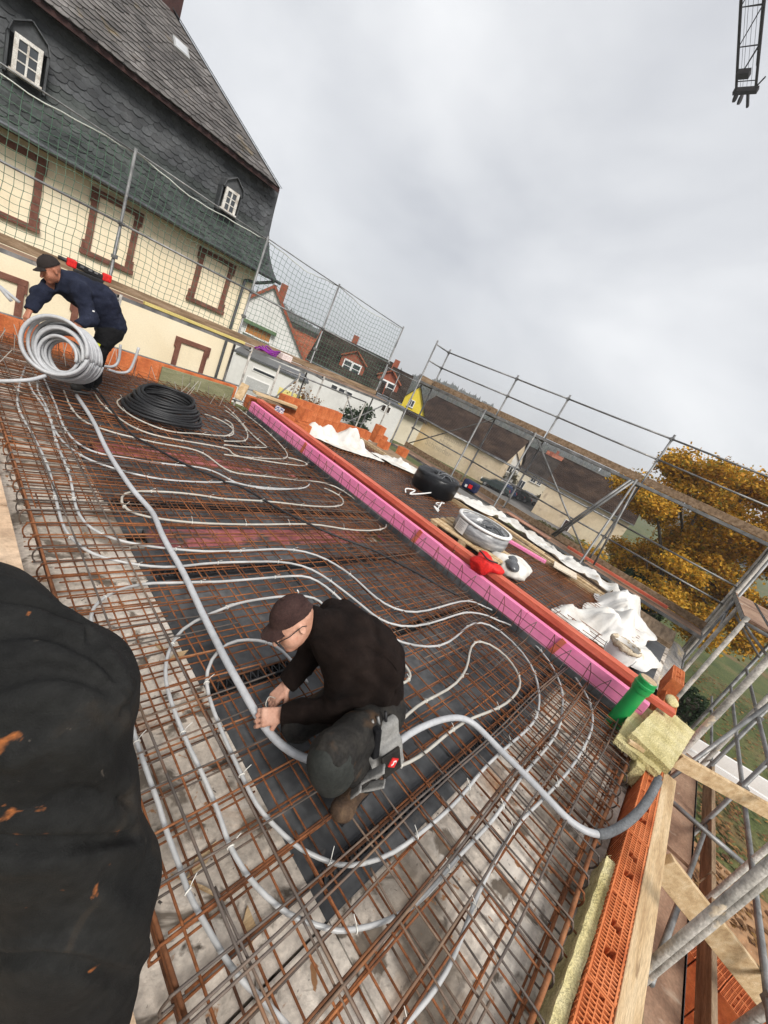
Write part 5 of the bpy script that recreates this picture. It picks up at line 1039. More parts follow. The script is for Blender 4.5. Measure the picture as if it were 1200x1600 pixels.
for i,(az_,D) in enumerate([(55.0,90),(53.4,95)]):
    x,y=dirp(az_,D); o=thing('conifer',['dark conifer above the brown roof, left of the pair','dark conifer above the brown roof, right of the pair'][i],'tree',(x,y,gz(x,y))); mb=MB(); q=random.Random(i); z0=gz(x,y)
    MB().tube([(x,y,z0),(x,y,z0+7.5)],[.2,.04],6).build('trunk',M['bark'],o)
    for k in range(1800):
        t=q.random()**.7; r=(1-t)*1.7*q.random()**.4; a=q.random()*6.28; p=np.array([x+r*math.cos(a),y+r*math.sin(a),z0+1+t*7.4-r*.3]); u=unit([math.cos(a),math.sin(a),-.3]); v=unit([-math.sin(a),math.cos(a),q.uniform(-.4,.4)]); mb.add([p+u*.4,p+v*.18,p-u*.3,p-v*.18],[(0,1,2,3)])
    mb.build('crown',M['evergreen'],o)['kind']='stuff'
# parked cars
def make_car(name,label,x,y,rz,paint,z=None):
    o=thing(name,label,'car',(x,y,gz(x,y)+.12 if z is None else z),rz,group='cars parked in the side street')
    side=[(-2.1,.35),(-2.15,.75),(-1.95,.92),(-1.55,1.0),(-1.15,1.42),(.2,1.46),(.95,1.0),(1.8,.86),(2.08,.66),(2.1,.35)]
    q=MB().poly([(a,-.82,b) for a,b in side],(0,1.64,0)).build('body',paint,o,local=True); bevel(q,.09,3)
    for s in (-1,1):
        MB().poly([(-1.42,s*.822,1.02),(-1.08,s*.78,1.36),(-.35,s*.78,1.39),(-.35,s*.822,1.02)],(0,s*.012,0)).build('side_window',M['glass'],o,local=True)
        MB().poly([(-.27,s*.822,1.02),(-.27,s*.78,1.39),(.18,s*.78,1.39),(.78,s*.822,1.02)],(0,s*.012,0)).build('side_window',M['glass'],o,local=True)
        MB().box((2.06,s*.6,.72),(.1,.3,.12)).build('headlight',M['white'],o,local=True); MB().box((-2.1,s*.65,.78),(.08,.22,.16)).build('tail_light',M['redcloth'],o,local=True)
        for xx in (-1.3,1.3):
            wq=bpy.data.objects.new('wheel',None); COL.objects.link(wq); wq.parent=o; wq.location=(xx,s*.76,.32)
            MB().lathe([(.2,-.1),(.30,-.1),(.33,-.06),(.33,.06),(.30,.1),(.2,.1)],18,R=rotx(math.pi/2)).build('tyre',M['black'],wq,local=True,smooth=True); MB().lathe([(.19,-.105),(.19,.105)],14,R=rotx(math.pi/2)).build('rim',M['galv'],wq,local=True)
    MB().poly([(.26,-.68,1.425),(.26,.68,1.425),(.90,.74,1.04),(.90,-.74,1.04)],(.03,0,.03)).build('windscreen',M['glass'],o,local=True); MB().poly([(-1.2,-.68,1.37),(-1.2,.68,1.37),(-1.55,.72,1.03),(-1.55,-.72,1.03)],(-.03,0,.03)).build('rear_window',M['glass'],o,local=True)
def paint(n,c): return mat(n,[c,tuple(v*1.1 for v in c)],2,.25,fine=0,spec=.6)
for az_,D,rz,c,lb in [(23.6,56,2.0,(.02,.03,.028),'dark green car parked first, next to the beige building'),(22.6,57.5,2.0,(.02,.035,.09),'blue car parked second from the beige building'),(21.4,60,2.0,(.015,.015,.017),'black car parked in the middle of the row'),(20.4,61,2.0,(.025,.035,.03),'dark estate car parked next to the silver one'),(19.3,63,2.35,(.45,.46,.48),'silver car parked at the right end of the row')]:
    x,y=dirp(az_,D); make_car('parked_car',lb,x,y,rz,paint('car_paint',c))
# walker in the street
x,y=dirp(17.8,66); zz=gz(x,y)+.07; wk=thing('person','person in dark coat and pale trousers walking down the side street','person',(x,y,zz))
def wf(p): return uni([rcone(p,(x,y,zz+.85),(x,y,zz+1.4),.17,.2),rcone(p,(x,y+.1,zz+.85),(x,y+.22,zz+.08),.1,.06),rcone(p,(x,y-.1,zz+.85),(x,y-.22,zz+.08),.1,.06),rcone(p,(x,y+.22,zz+1.38),(x,y+.3,zz+.85),.07,.05),rcone(p,(x,y-.22,zz+1.38),(x,y-.28,zz+.85),.07,.05),ell(p,(x,y,zz+1.66),(.1,.09,.13)),rcone(p,(x,y,zz+1.4),(x,y,zz+1.6),.07,.06)],.04)
sdf_obj('body',wf,(x-.6,y-.6,zz-.02),(x+.6,y+.6,zz+1.85),.03,mat('dark_coat',[(.015,.015,.02),(.03,.03,.035)],5,.9),wk)
for s in (-1,1): sdf_obj('trouser_leg',lambda p:rcone(p,(x,y+s*.12,zz+.7),(x,y+s*.22,zz+.10),.105,.075),(x-.4,y-.5,zz),(x+.4,y+.5,zz+.9),.03,mat('pale_trousers',[(.4,.38,.36),(.45,.43,.41)],5,.9),wk)
# road sign on the cream house corner
x,y=dirp(16.6,57); z=gz(x,y); sg=thing('road_sign','round blue road sign on a thin post before the beige barn','sign',(x,y,z)); MB().tube([(x,y,z),(x,y,z+2.6)],.04,8).build('post',M['galv'],sg); MB().lathe([(.001,0),(.38,0),(.38,.03)],20,(x,y,z+2.3),rotz(math.radians(16.6))@roty(-math.pi/2)).build('disc',mat('blue_sign',[(.03,.12,.42),(.04,.15,.48)],4,.4),sg)
MB().box((x-.03,y,z+2.3),(.02,.08,.5),rotz(math.radians(16.6))).build('arrow',M['white'],sg)
# blue tool bag on the scaffold deck
tb=thing('tool_bag','dark blue tool bag with a red and white patch on the scaffold deck','bag',(9.6,4.75,.13)); bevel(MB().box((9.55,4.75,.27),(.28,.42,.26),rotz(.2)).build('bag_body',mat('navy_cloth',[(.012,.016,.045),(.02,.026,.07)],6,.8),tb),.05,3); MB().box((9.40,4.68,.27),(.02,.10,.10),rotz(.2)).build('patch',M['redcloth'],tb); MB().box((9.395,4.80,.24),(.02,.06,.07),rotz(.2)).build('patch',M['white'],tb)
# pallet of bricks down on the soil
pz=gz(6.4,-3.1)
pbk=thing('brick_pallet','pallet of orange hollow bricks on the soil in the bottom right corner','brick stack',(6.35,-3.05,pz+.02),-.35)
for i in range(-2,2):
    for j in range(-3,3):
        for k_ in range(4): inst(BV,'brick',pbk,(i*.255+.12,j*.255+.12,.14+k_*.252),(0,0,random.uniform(-.02,.02)))
for x in (-.45,0,.45): MB().box((x,0,.06),(.1,1.5,.12)).build('bearer',M['wooddark'],pbk,local=True)
sh_=MB()
def fnf(u,v): return (-.55+1.1*u,-.9+.35*v+.05*math.sin(u*14),1.20-.5*max(0,.5-v)+.05*math.sin(u*17+v*9)+.03*math.sin(u*41))
sh_.grid(fnf,24,8); q=sh_.build('torn_film',mat('pinkish_film',[(.60,.52,.52),(.70,.64,.62)],3,.4),pbk,smooth=True,local=True)
# =============== crane jib ===============
M['crane']=mat('dark_crane_steel',[(.012,.010,.010),(.03,.022,.02)],3,.6,metal=.3)
cr=thing('tower_crane','dark lattice crane jib tip hanging into the top right corner of the sky','crane',(-25,14.6,-3.6))
Y0,Y1,ZJ=15.2,14.0,30.0
for y_ in (Y0,Y1): MB().tube([(37.4,y_,ZJ),(-30,y_,ZJ)],.085,8).build('bottom_chord',M['crane'],cr)
MB().tube([(36.8,14.6,ZJ+1.1),(-30,14.6,ZJ+1.1)],.07,8).build('top_chord',M['crane'],cr)
for i in range(26):
    x0=36.6-i*2.6; 
    for a,b in [((x0,Y0,ZJ),(x0,Y1,ZJ)),((x0,Y0,ZJ),(x0-2.6,Y1,ZJ)),((x0,Y0,ZJ),(x0-1.3,14.6,ZJ+1.1)),((x0-2.6,Y0,ZJ),(x0-1.3,14.6,ZJ+1.1)),((x0,Y1,ZJ),(x0-1.3,14.6,ZJ+1.1)),((x0-2.6,Y1,ZJ),(x0-1.3,14.6,ZJ+1.1))]: MB().tube([a,b],.03,5).build('lattice_bar',M['crane'],cr)
MB().box((37.4,14.6,ZJ),(.3,1.5,.3)).build('jib_end',M['crane'],cr); MB().lathe([(.3,-.06),(.3,.06)],16,(37.6,15.1,ZJ-.2),rotx(math.pi/2)).build('pulley',M['crane'],cr); MB().lathe([(.28,-.06),(.28,.06)],16,(38.0,14.85,ZJ-.1),rotx(math.pi/2)).build('pulley',M['crane'],cr)
MB().beam((37.5,14.45,ZJ),(38.7,14.35,ZJ-.1),.14,.14).build('tip_bracket',M['crane'],cr); MB().beam((37.0,13.9,ZJ),(36.4,13.5,ZJ),.08,.08).build('lamp_bracket',M['crane'],cr); MB().box((35.9,14.75,ZJ-.1),(.5,.75,.3)).build('trolley_box',M['crane'],cr)
for y_ in (14.35,14.6,14.85,15.0): MB().tube([(37.2,y_,ZJ+.1),(-30,y_,ZJ+.1)],.012,4).build('rope',M['crane'],cr)
for sx in (-1,1):
    for sy in (-1,1): MB().tube([(-25+sx*.9,14.6+sy*.9,-4),(-25+sx*.9,14.6+sy*.9,ZJ+3)],.12,6).build('mast_leg',M['crane'],cr)
# =============== forested hill ===============
def ridge(az): return np.interp(az,[-30,-5,5,11,21,30,36,41,54,60,75,110],[.9,.7,.75,.85,1.05,2.15,2.25,1.0,1.1,1.9,2.3,1.5])
HM=mat('hill_ground',[(.03,.035,.02),(.05,.05,.03)],.02,.95,coord='World')
mb=MB(); azs=np.linspace(-60,125,75); Ds=[230,290,350,410,460,540,700]; fr_=[0,.18,.45,.8,1,.9,.2]; vs=[]
for a in azs:
    zr=1.88+460*math.tan(math.radians(float(ridge(a))))-6
    for D,f in zip(Ds,fr_): x,y=dirp(a,D); vs.append((x,y,-6.5+(zr+6.5)*f))
n=len(Ds); mb.add(vs,[(i*n+j,i*n+j+1,(i+1)*n+j+1,(i+1)*n+j) for i in range(len(azs)-1) for j in range(n-1)]); tag(mb.build('hill',HM,smooth=True),kind='structure')
mb=MB(); q=random.Random(2)
for i in range(4200):
    a=q.uniform(-20,85); D=q.uniform(250,475); zr=1.88+460*math.tan(math.radians(float(ridge(a))))-6; f=float(np.interp(D,Ds,fr_)); x,y=dirp(a,D); z=-7+(zr+6.5)*f; h=q.uniform(6,12); r=h*q.uniform(.2,.34)
    if q.random()<.5:
        n_=6
        for t0,t1,rr_ in ((.1,.65,1.0),(.4,1.0,.66)):
            V=[(x+r*rr_*math.cos(k*2*math.pi/n_+i),y+r*rr_*math.sin(k*2*math.pi/n_+i),z+h*t0) for k in range(n_)]+[(x,y,z+h*t1)]; mb.add(V,[(k,(k+1)%n_,n_) for k in range(n_)])
    else:
        V=[]; n_=6
        for t0,rr_ in ((.15,.5),(.4,1.0),(.7,.9),(.92,.45)): V+=[(x+1.3*r*rr_*q.uniform(.8,1.2)*math.cos(k*2*math.pi/n_),y+1.3*r*rr_*q.uniform(.8,1.2)*math.sin(k*2*math.pi/n_),z+.8*h*t0) for k in range(n_)]
        mb.add(V,[(j*n_+k,j*n_+(k+1)%n_,(j+1)*n_+(k+1)%n_,(j+1)*n_+k) for j in range(3) for k in range(n_)]+[tuple(3*n_+k for k in range(n_))])
tag(mb.build('forest',leafmat('forest',[(.02,.03,.014),(.035,.042,.02),(.06,.045,.02),(.028,.035,.02)])),'misty wooded hill behind the village roofs','forest',kind='stuff')
# air between the site and the hill
hz=MB().bb(-150,760,-420,760,-9,60).build('haze',None) if False else None
hm=bpy.data.materials.new('haze_air'); hm.use_nodes=True; t=hm.node_tree; t.nodes.clear(); o_=t.nodes.new('ShaderNodeOutputMaterial'); pv=t.nodes.new('ShaderNodeVolumePrincipled'); pv.inputs['Color'].default_value=(.93,.95,.98,1); pv.inputs['Density'].default_value=.0010; pv.inputs['Anisotropy'].default_value=.2; t.links.new(pv.outputs[0],o_.inputs['Volume'])
HAZE=MB().bb(-420,800,-800,800,-10,62).build('haze',hm); tag(HAZE,'thin grey autumn haze over the village','haze',kind='stuff')
# =============== people ===============
M['skin']=mat('skin',[(.40,.20,.13),(.50,.27,.19),(.56,.33,.24)],14,.55,.15,120,fine=.10,fscale=90,spec=.35,spots=[((.46,.17,.11),18,.62,.15)])
M['stubble']=mat('grey_stubble',[(.30,.19,.14),(.42,.27,.20)],60,.8)
M['fleece']=mat('brown_black_fleece',[(.006,.004,.0035),(.011,.007,.0058),(.018,.012,.010)],9,.95,.5,220,coord='World',fine=.25,fscale=120,spec=.1)
M['capbrown']=mat('brown_cap_cloth',[(.024,.010,.009),(.040,.019,.016),(.056,.030,.026)],12,.9,.4,200,coord='World',fine=.25)
M['trousers']=mat('charcoal_work_cloth',[(.012,.0115,.011),(.022,.0205,.019),(.034,.031,.027)],9,.9,.4,200,coord='World',fine=.3,spots=[((.075,.045,.026),7,.57,.14)],spec=.15)
M['trousersblk']=mat('black_work_cloth',[(.006,.006,.007),(.012,.012,.013)],9,.9,.4,200,coord='World',fine=.3,spec=.15)
M['greycloth']=mat('grey_pouch_cloth',[(.14,.14,.135),(.22,.215,.205),(.28,.275,.26)],12,.9,.4,200,coord='World',fine=.15)
M['navy']=mat('navy_jacket_cloth',[(.008,.010,.020),(.014,.017,.032),(.022,.026,.045)],7,.9,.4,160,coord='World',fine=.25,spec=.15)
M['bootleather']=mat('muddy_boot_leather',[(.025,.016,.011),(.065,.038,.022),(.11,.068,.038)],14,.8,.5,80,coord='World',fine=.25)
M['blackboot']=mat('black_boot_leather',[(.01,.01,.01),(.03,.025,.02)],10,.7,.4,80,coord='World')
def caps(p,L): return [rcone(p,*q) for q in L]
def hand_prims(w,f,n,side,curl=.7,spread=.16,s=1.0):
    """palm and five fingers from wrist w; f finger direction, n back-of-hand normal, side=+1 thumb on +cross(f,n)"""
    w=np.array(w,float); f=unit(f); n=unit(np.array(n)-f*(np.array(n)@f)); sd=np.cross(f,n)*side; L=[]
    pe=w+f*.085*s
    for k in (-.03,-.01,.01,.03): L.append((w+sd*k*.7*s,pe+sd*k*s,.0145*s,.0135*s))
    lens=[.066,.076,.072,.056]; off=[.033,.011,-.011,-.032]
    for i in range(4):
        b=pe+sd*off[i]*s; d=unit(f+sd*spread*(1.5-i)*.35); a=b; ln=lens[i]*s; c=curl*(.85+.12*i); seg=[.46,.31,.25]
        for j,q in enumerate(seg):
            ang=c*(.55+.75*j); dd=unit(d*math.cos(ang)-n*math.sin(ang)); e_=a+dd*ln*q*1.25; L.append((a,e_,.0094*s*(1-.07*j),.0090*s*(1-.1*j))); a=e_
    tb=w+f*.025*s+sd*.028*s; t1=tb+unit(f*.7+sd*.8-n*.4)*.040*s; t2=t1+unit(f*.9+sd*.1-n*.7*curl)*.032*s; t3=t2+unit(f*.8-sd*.2-n*.8*curl)*.024*s
    L+= [(tb,t1,.0135*s,.0115*s),(t1,t2,.0112*s,.0100*s),(t2,t3,.0100*s,.0082*s)]
    return L
def head_fn(c,F,U,s=1.0):
    c=np.array(c,float);F=unit(F);U=unit(np.array(U)-F*(np.array(U)@F));S=np.cross(F,U);R=np.stack([F,S,U],1)
    def loc(x,y,z): return c+s*(F*x+S*y+U*z)
    def fn(p):
        sk=ell(p,loc(-.012,0,.03),np.array([.098,.076,.092])*s,R); jaw=ell(p,loc(.025,0,-.055),np.array([.066,.056,.062])*s,R); chin=ell(p,loc(.068,0,-.098),np.array([.022,.026,.018])*s,R)
        ck=[ell(p,loc(.055,y,-.035),np.array([.03,.03,.035])*s,R) for y in (-.036,.036)]
        d=uni([sk,jaw,chin]+ck,.03*s)
        nose=rcone(p,loc(.088,0,.010),loc(.114,0,-.034),.010*s,.0145*s); d=smin(d,nose,.012*s)
        brow=rcone(p,loc(.080,-.032,.022),loc(.080,.032,.022),.012*s,.012*s); d=smin(d,brow,.016*s)
        for y in (-.030,.030): d=np.maximum(d,-smin(ell(p,loc(.094,y,.002),np.array([.012,.017,.010])*s,R),np.full(len(p),9.),.01))
        lip=rcone(p,loc(.088,-.018,-.063),loc(.088,.018,-.063),.007*s,.007*s); d=smin(d,lip,.010*s)
        for y in (-1,1):
            e=ell(p,loc(-.008,y*.077,-.008),np.array([.019,.010,.030])*s,R@rotz(y*.35)); e=np.maximum(e,-ell(p,loc(-.003,y*.087,-.008),np.array([.010,.006,.018])*s,R)); d=smin(d,e,.006*s)
        return d
    return fn,loc,R
def cap_obj(loc,R,c,m,parent,s=1.0,open_back=True):
    F,S,U=R[:,0],R[:,1],R[:,2]
    def fn(p):
        q=(p-loc(0,0,0))@R/s
        crown=ell(p,loc(-.012,0,.036),np.array([.108,.086,.100])*s,R); crown=np.maximum(crown,-(q[:,2]-.038-.16*np.maximum(-q[:,0]-.02,0)*-.4)*s)
        inner=ell(p,loc(-.012,0,.030),np.array([.099,.078,.092])*s,R); crown=np.maximum(crown,-inner)
        if open_back:
            hole=ell(p,loc(-.115,0,.062),np.array([.05,.036,.030])*s,R); crown=np.maximum(crown,-hole)
        # bill: curved plate in front
        zc=.044-.9*q[:,1]**2/.09*.09*4-.22*np.maximum(q[:,0]-.09,0); pl=np.abs(q[:,2]-zc)-.0045
        out=np.sqrt((np.maximum(q[:,0]-.08,0)/.072)**2+(q[:,1]/.080)**2)-1; bill=np.maximum(np.maximum(pl,out*.07),-(q[:,0]-.07))*s
        return smin(crown,bill,.006*s)+.0012*wrinkle(p,8,90,4)
    lo=np.array(c)-.24*s; hi=np.array(c)+.24*s
    o=sdf_obj('cap',fn,lo,hi,.0055*s,m,parent); MB().lathe([(.001,.004),(.007,.003),(.009,0)],10,loc(-.012,0,.139),R).build('cap_button',m,o)
    return o
def bend(p,amp,k): return amp*wrinkle(p,k,46,4)+.35*amp*wrinkle(p,k+3,120,4)
# ---------- crouching man ----------
m1=thing('person','crouching man in brown cap and dark fleece tying the thick grey conduit to the mesh','person',(1.45,.62,.12))
HC=np.array((1.062,.94,.832)); F1=unit((-.80,-.03,-.60)); U1=(-.47,.40,.77)
hf,hl,hR=head_fn(HC,F1,U1,.89)
LW=(1.222,.905,.250); RW=(1.325,1.035,.272)
LH=hand_prims(LW,(-.72,.52,-.42),(-.45,-.45,.75),-1,.95); RH=hand_prims(RW,(-.66,-.10,-.72),(-.62,.3,.72),-1,.75)
arms=[((1.27,.77,.76),(1.365,.735,.42),.045,.038),((1.365,.735,.42),LW,.036,.026),((1.36,.98,.755),(1.43,1.06,.46),.045,.038),((1.43,1.06,.46),RW,.036,.026)]
core=[((1.16,.925,.83),(1.06,.95,.82),.056,.054),((1.58,.70,.47),(1.43,.80,.66),.10,.10),((1.43,.80,.66),(1.20,.90,.80),.10,.065)]
def b1(p): 
    d=uni(caps(p,core+arms),.03); d=smin(d,hf(p),.02); return np.minimum(d,np.minimum(uni(caps(p,LH),.007),uni(caps(p,RH),.007)))
sdf_obj('body',b1,(.82,.62,.12),(1.78,1.2,1.02),.0062,M['skin'],m1)
for y in (-.030,.030): MB().lathe([(.001,-.008),(.007,-.005),(.009,0),(.007,.005),(.001,.008)],10,hl(.087,y,.003)).build('eye',M['blackcable'],m1,smooth=True)
gl=bpy.data.objects.new('glasses',None); COL.objects.link(gl); gl.parent=m1; gl.location=Vector(hl(.105,0,0))-m1.location
def gpart(mb,nm,m): q=mb.build(nm,m,smooth=True); q.parent=gl; q.matrix_parent_inverse=Matrix.Translation(-(m1.location+gl.location)); return q
for y in (-.033,.033): gpart(MB().tube([hl(.112,y+.024*math.cos(t),-.004+.019*math.sin(t)) for t in np.linspace(0,6.28,21)[:-1]],.0022,6,closed=True),'rim',M['blackcable'])
for y in (-1,1): gpart(MB().tube([hl(.112,y*.057,.002),hl(.06,y*.080,.004),hl(-.01,y*.084,.010),hl(-.03,y*.082,-.004)],.002,6),'temple',M['blackcable'])
gpart(MB().tube([hl(.112,-.010,.002),hl(.116,0,.005),hl(.112,.010,.002)],.002,6),'bridge',M['blackcable'])
c1_=cap_obj(hl,hR,HC,M['capbrown'],m1,.89); MB().tube([hl(-.085,.055,.072),hl(-.098,.050,.090),hl(-.095,.040,.108)],.003,5).build('cap_logo',M['white'],c1_,smooth=True)
def jk(p):
    d=uni([rcone(p,(1.585,.70,.45),(1.50,.765,.62),.150,.158),rcone(p,(1.50,.765,.62),(1.35,.855,.745),.158,.148),ell(p,(1.45,.81,.63),(.19,.20,.18)),rcone(p,(1.29,.78,.735),(1.37,.98,.75),.092,.092),rcone(p,(1.24,.885,.785),(1.155,.925,.825),.088,.072)],.07)
    for a,b,r1,r2 in arms:
        d=smin(d,rcone(p,a,b,r1+.033,r2+.024 if r2<.03 else r2+.030),.035)
    d=d+bend(p,.008,21)+.009*wrinkle(p,23,19,4)+.007*(1-2*np.abs(np.sin(24*(p@unit((.5,.2,.85)))+2.4*np.sin(p[:,1]*9)+1.8*np.sin(p[:,0]*13))))*np.clip(wrinkle(p,29,9,3)+.4,0,1)+.010*np.sin(55*(p[:,0]*.5+p[:,2]*.8)+2*np.sin(p[:,1]*14))*np.exp(-((p[:,0]-1.54)**2+(p[:,2]-.50)**2)/.02)
    # sleeves stop at the wrist, hem at the hips, collar at the neck
    for w,f in ((LW,LH),(RW,RH)):
        w=np.array(w); fd=unit(np.array(f[0][1])-np.array(f[0][0])); d=np.where(np.linalg.norm(p-w,axis=1)<.14,np.maximum(d,(p-w)@fd-.002),d)
    hn=unit((.55,-.30,-.78)); d=np.maximum(d,(p-np.array((1.60,.68,.385)))@hn)
    nn=unit((-.93,.25,-.05)); d=np.where(np.linalg.norm(p-np.array((1.12,.94,.83)),axis=1)<.13,np.maximum(d,(p-np.array((1.128,.935,.83)))@nn),d)
    return d
jo=sdf_obj('jacket',jk,(1.02,.45,.15),(1.95,1.22,1.02),.0085,M['fleece'],m1)
MB().tube(spline([(1.30,.715,.845),(1.42,.64,.79),(1.50,.60,.70),(1.53,.585,.60)],6),.0022,4).build('seam',M['fleece'],jo,smooth=True)
LK,LA=(1.135,.535,.50),(1.435,.475,.225); RK,RA=(1.285,.835,.235),(1.62,.90,.19)
def tr(p):
    d=uni([ell(p,(1.60,.695,.405),(.15,.175,.145)),rcone(p,(1.56,.60,.42),LK,.105,.074),rcone(p,LK,LA,.076,.068),rcone(p,(1.58,.78,.41),RK,.105,.075),rcone(p,RK,RA,.078,.06)],.04)
    return d+bend(p,.008,33)+.006*(1-2*np.abs(np.sin(30*(p@unit((.8,.3,-.5)))+2*np.sin(p[:,1]*15)+1.5*np.sin(p[:,2]*17))))*np.clip(wrinkle(p,37,10,3)+.5,0,1)+.006*np.sin(80*p[:,2]+3*np.sin(p[:,0]*20))*np.exp(-((p[:,0]-1.44)**2+(p[:,2]-.26)**2)/.008)
sdf_obj('trousers',tr,(.98,.36,.12),(1.92,1.05,.62),.0095,M['trousers'],m1)
kp=sdf_obj('knee_pad',lambda p:np.maximum(uni([ell(p,(1.13,.525,.475),(.098,.088,.10)),ell(p,(1.17,.505,.40),(.09,.085,.10))],.05)+.003*wrinkle(p,5,60),-(ell(p,(1.30,.56,.48),(.16,.16,.2)))),(.98,.36,.24),(1.36,.68,.64),.009,mat('knee_pad_cloth',[(.016,.018,.016),(.03,.032,.029)],8,.85,.3,120,coord='World',spots=[((.15,.085,.04),6,.56,.14)]),m1)
for c_,d_,R_ in [((1.335,.415,.385),(.012,.05,.13),rotz(-.9)@roty(.5)),((1.375,.40,.30),(.012,.05,.12),rotz(-1.0)@roty(.7)),((1.295,.428,.29),(.012,.05,.07),rotz(-.8)@roty(.3))]:
    cc=np.array(c_); sdf_obj('grey_panel',lambda p:rbox(p,cc,d_,.005,R_)+.003*wrinkle(p,4,60),cc-.11,cc+.11,.006,M['greycloth'],m1)
def boot(p,a,toe,heel): return uni([rcone(p,a,heel,.058,.05),rcone(p,heel,toe,.046,.042),ell(p,toe,(.055,.05,.04))],.03)+.002*wrinkle(p,3,60)
for nm,a,t,h in [('boot',LA,(1.285,.432,.170),(1.47,.475,.175)),('boot',RA,(1.60,.92,.16),(1.68,.92,.19))]:
    q=np.array(t); bo=sdf_obj(nm,lambda p:np.maximum(boot(p,np.array(a)-[0,0,.02],t,h),-(p[:,2]-.128)),q-.16,q+.32,.008,M['bootleather'],m1)
    MB().beam((q[0]-.02,q[1],.124),(h[0]+.03,h[1],.124),.09,.018).build('sole',M['blackcable'],bo)
# tool pouch on the hip
pc=bpy.data.objects.new('tool_pouch',None); COL.objects.link(pc); pc.parent=m1; pc.location=(.12,-.16,.25)
def ppart(o): o.parent=pc; o.matrix_parent_inverse=Matrix.Translation(-(m1.location+pc.location)); return o
PR=rotz(-.12)@roty(-.42)@rotx(-.28); p0=np.array((1.455,.478,.40))
ppart(sdf_obj('pouch_bag',lambda p:uni([rbox(p,p0,(.18,.055,.28),.02,PR),rbox(p,p0+PR@np.array((.02,-.03,-.03)),(.13,.05,.17),.02,PR)],.015)+.003*wrinkle(p,6,60),p0-.22,p0+.22,.0075,M['greycloth']))
ppart(bevel(MB().box(p0+PR@np.array((.0,-.064,-.03)),(.10,.012,.13),PR).build('pouch_flap',M['trousers']),.006)); ppart(bevel(MB().box(p0+PR@np.array((-.05,-.03,.10)),(.035,.035,.15),PR@roty(.2)).build('pouch_strap',M['trousersblk']),.008))
LR=PR@roty(.75)
ppart(MB().box(p0+PR@np.array((.005,-.072,-.025)),(.042,.006,.042),LR).build('red_logo',RED)); ppart(MB().tube([p0+PR@np.array((.005,-.077,-.025))+LR@np.array(q) for q in ((-.010,0,-.012),(-.002,0,-.002),(-.006,0,.008),(.006,0,.012),(.010,0,.004))],.0032,5).build('logo_mark',M['white'],smooth=True))
for q in (-.03,-.005,.03): ppart(MB().tube([p0+PR@np.array((q,.0,.11)),p0+PR@np.array((q*1.2,.005,.19))],.007,7).build('tool_shaft',M['galv'] if q!=.03 else M['blackcable'],smooth=True))
# the tie he is twisting
tag(MB().tube(spline([(1.20,.985,.21),(1.19,1.0,.235),(1.215,1.02,.25),(1.26,1.015,.225)],5),.0025,5).build('cable_tie_strip',M['pipew'],smooth=True),'pale cable tie between the crouching man\'s hands','cable tie')
# ---------- standing man with the coil ----------
m2=thing('person','standing man in navy jacket and dark cap bending over a coil of grey conduit','person',(1.5,6.1,.13))
HC2=np.array((.925,5.93,1.345)); hf2,hl2,hR2=head_fn(HC2,(-.72,-.35,-.55),(-.55,-.05,.80))
LW2=(1.17,5.60,.955); RW2=(.775,5.62,.935)
LH2=hand_prims(LW2,(-.25,-.25,-.85),(-.3,-.9,.1),-1,.8); RH2=hand_prims(RW2,(-.25,-.25,-.85),(-.9,-.3,.1),1,.8)
arms2=[((1.17,5.80,1.27),(1.285,5.72,1.03),.05,.042),((1.285,5.72,1.03),LW2,.04,.028),((1.03,6.10,1.25),(.87,5.88,1.08),.05,.042),((.87,5.88,1.08),RW2,.04,.028)]
core2=[((1.05,5.96,1.30),(.95,5.94,1.31),.058,.055),((1.56,6.08,.98),(1.35,6.03,1.22),.11,.12),((1.35,6.03,1.22),(1.08,5.96,1.28),.12,.08)]
def b2f(p):
    d=uni(caps(p,core2+arms2),.03); d=smin(d,hf2(p),.02); return np.minimum(d,np.minimum(uni(caps(p,LH2),.007),uni(caps(p,RH2),.007)))
sdf_obj('body',b2f,(.62,5.42,.76),(1.75,6.28,1.56),.0085,mat('tanned_skin',[(.34,.13,.075),(.42,.18,.11)],14,.55,.15,120,spec=.35),m2)
cap_obj(hl2,hR2,HC2,mat('dark_cap_cloth',[(.014,.010,.009),(.025,.018,.016)],12,.9,.3,200),m2,open_back=False)
def jk2(p):
    d=uni([rcone(p,(1.56,6.08,1.0),(1.40,6.05,1.20),.175,.185),rcone(p,(1.40,6.05,1.20),(1.18,5.99,1.25),.185,.165),rcone(p,(1.17,5.82,1.255),(1.05,6.10,1.245),.10,.10),rcone(p,(1.10,5.97,1.28),(1.02,5.95,1.305),.095,.082)],.07)
    for a,b,r1,r2 in arms2: d=smin(d,rcone(p,a,b,r1+.036,r2+.026 if r2<.03 else r2+.034),.04)
    d=d+bend(p,.010,51)
    for w,f in ((LW2,LH2),(RW2,RH2)):
        w=np.array(w); fd=unit(np.array(f[0][1])-np.array(f[0][0])); d=np.where(np.linalg.norm(p-w,axis=1)<.15,np.maximum(d,(p-w)@fd-.002),d)
    d=np.maximum(d,(p-np.array((1.60,6.08,.90)))@unit((.35,0,-.93))); nn=unit((-.95,-.1,.05)); return np.where(np.linalg.norm(p-np.array((1.0,5.95,1.30)),axis=1)<.14,np.maximum(d,(p-np.array((1.0,5.95,1.30)))@nn),d)
j2=sdf_obj('jacket',jk2,(.62,5.45,.80),(1.86,6.36,1.52),.0125,M['navy'],m2)
MB().box((1.285,5.655,1.13),(.02,.004,.014)).build('sleeve_logo',M['white'],j2)
AL,AR=(1.43,5.98,.24),(1.56,6.22,.24)
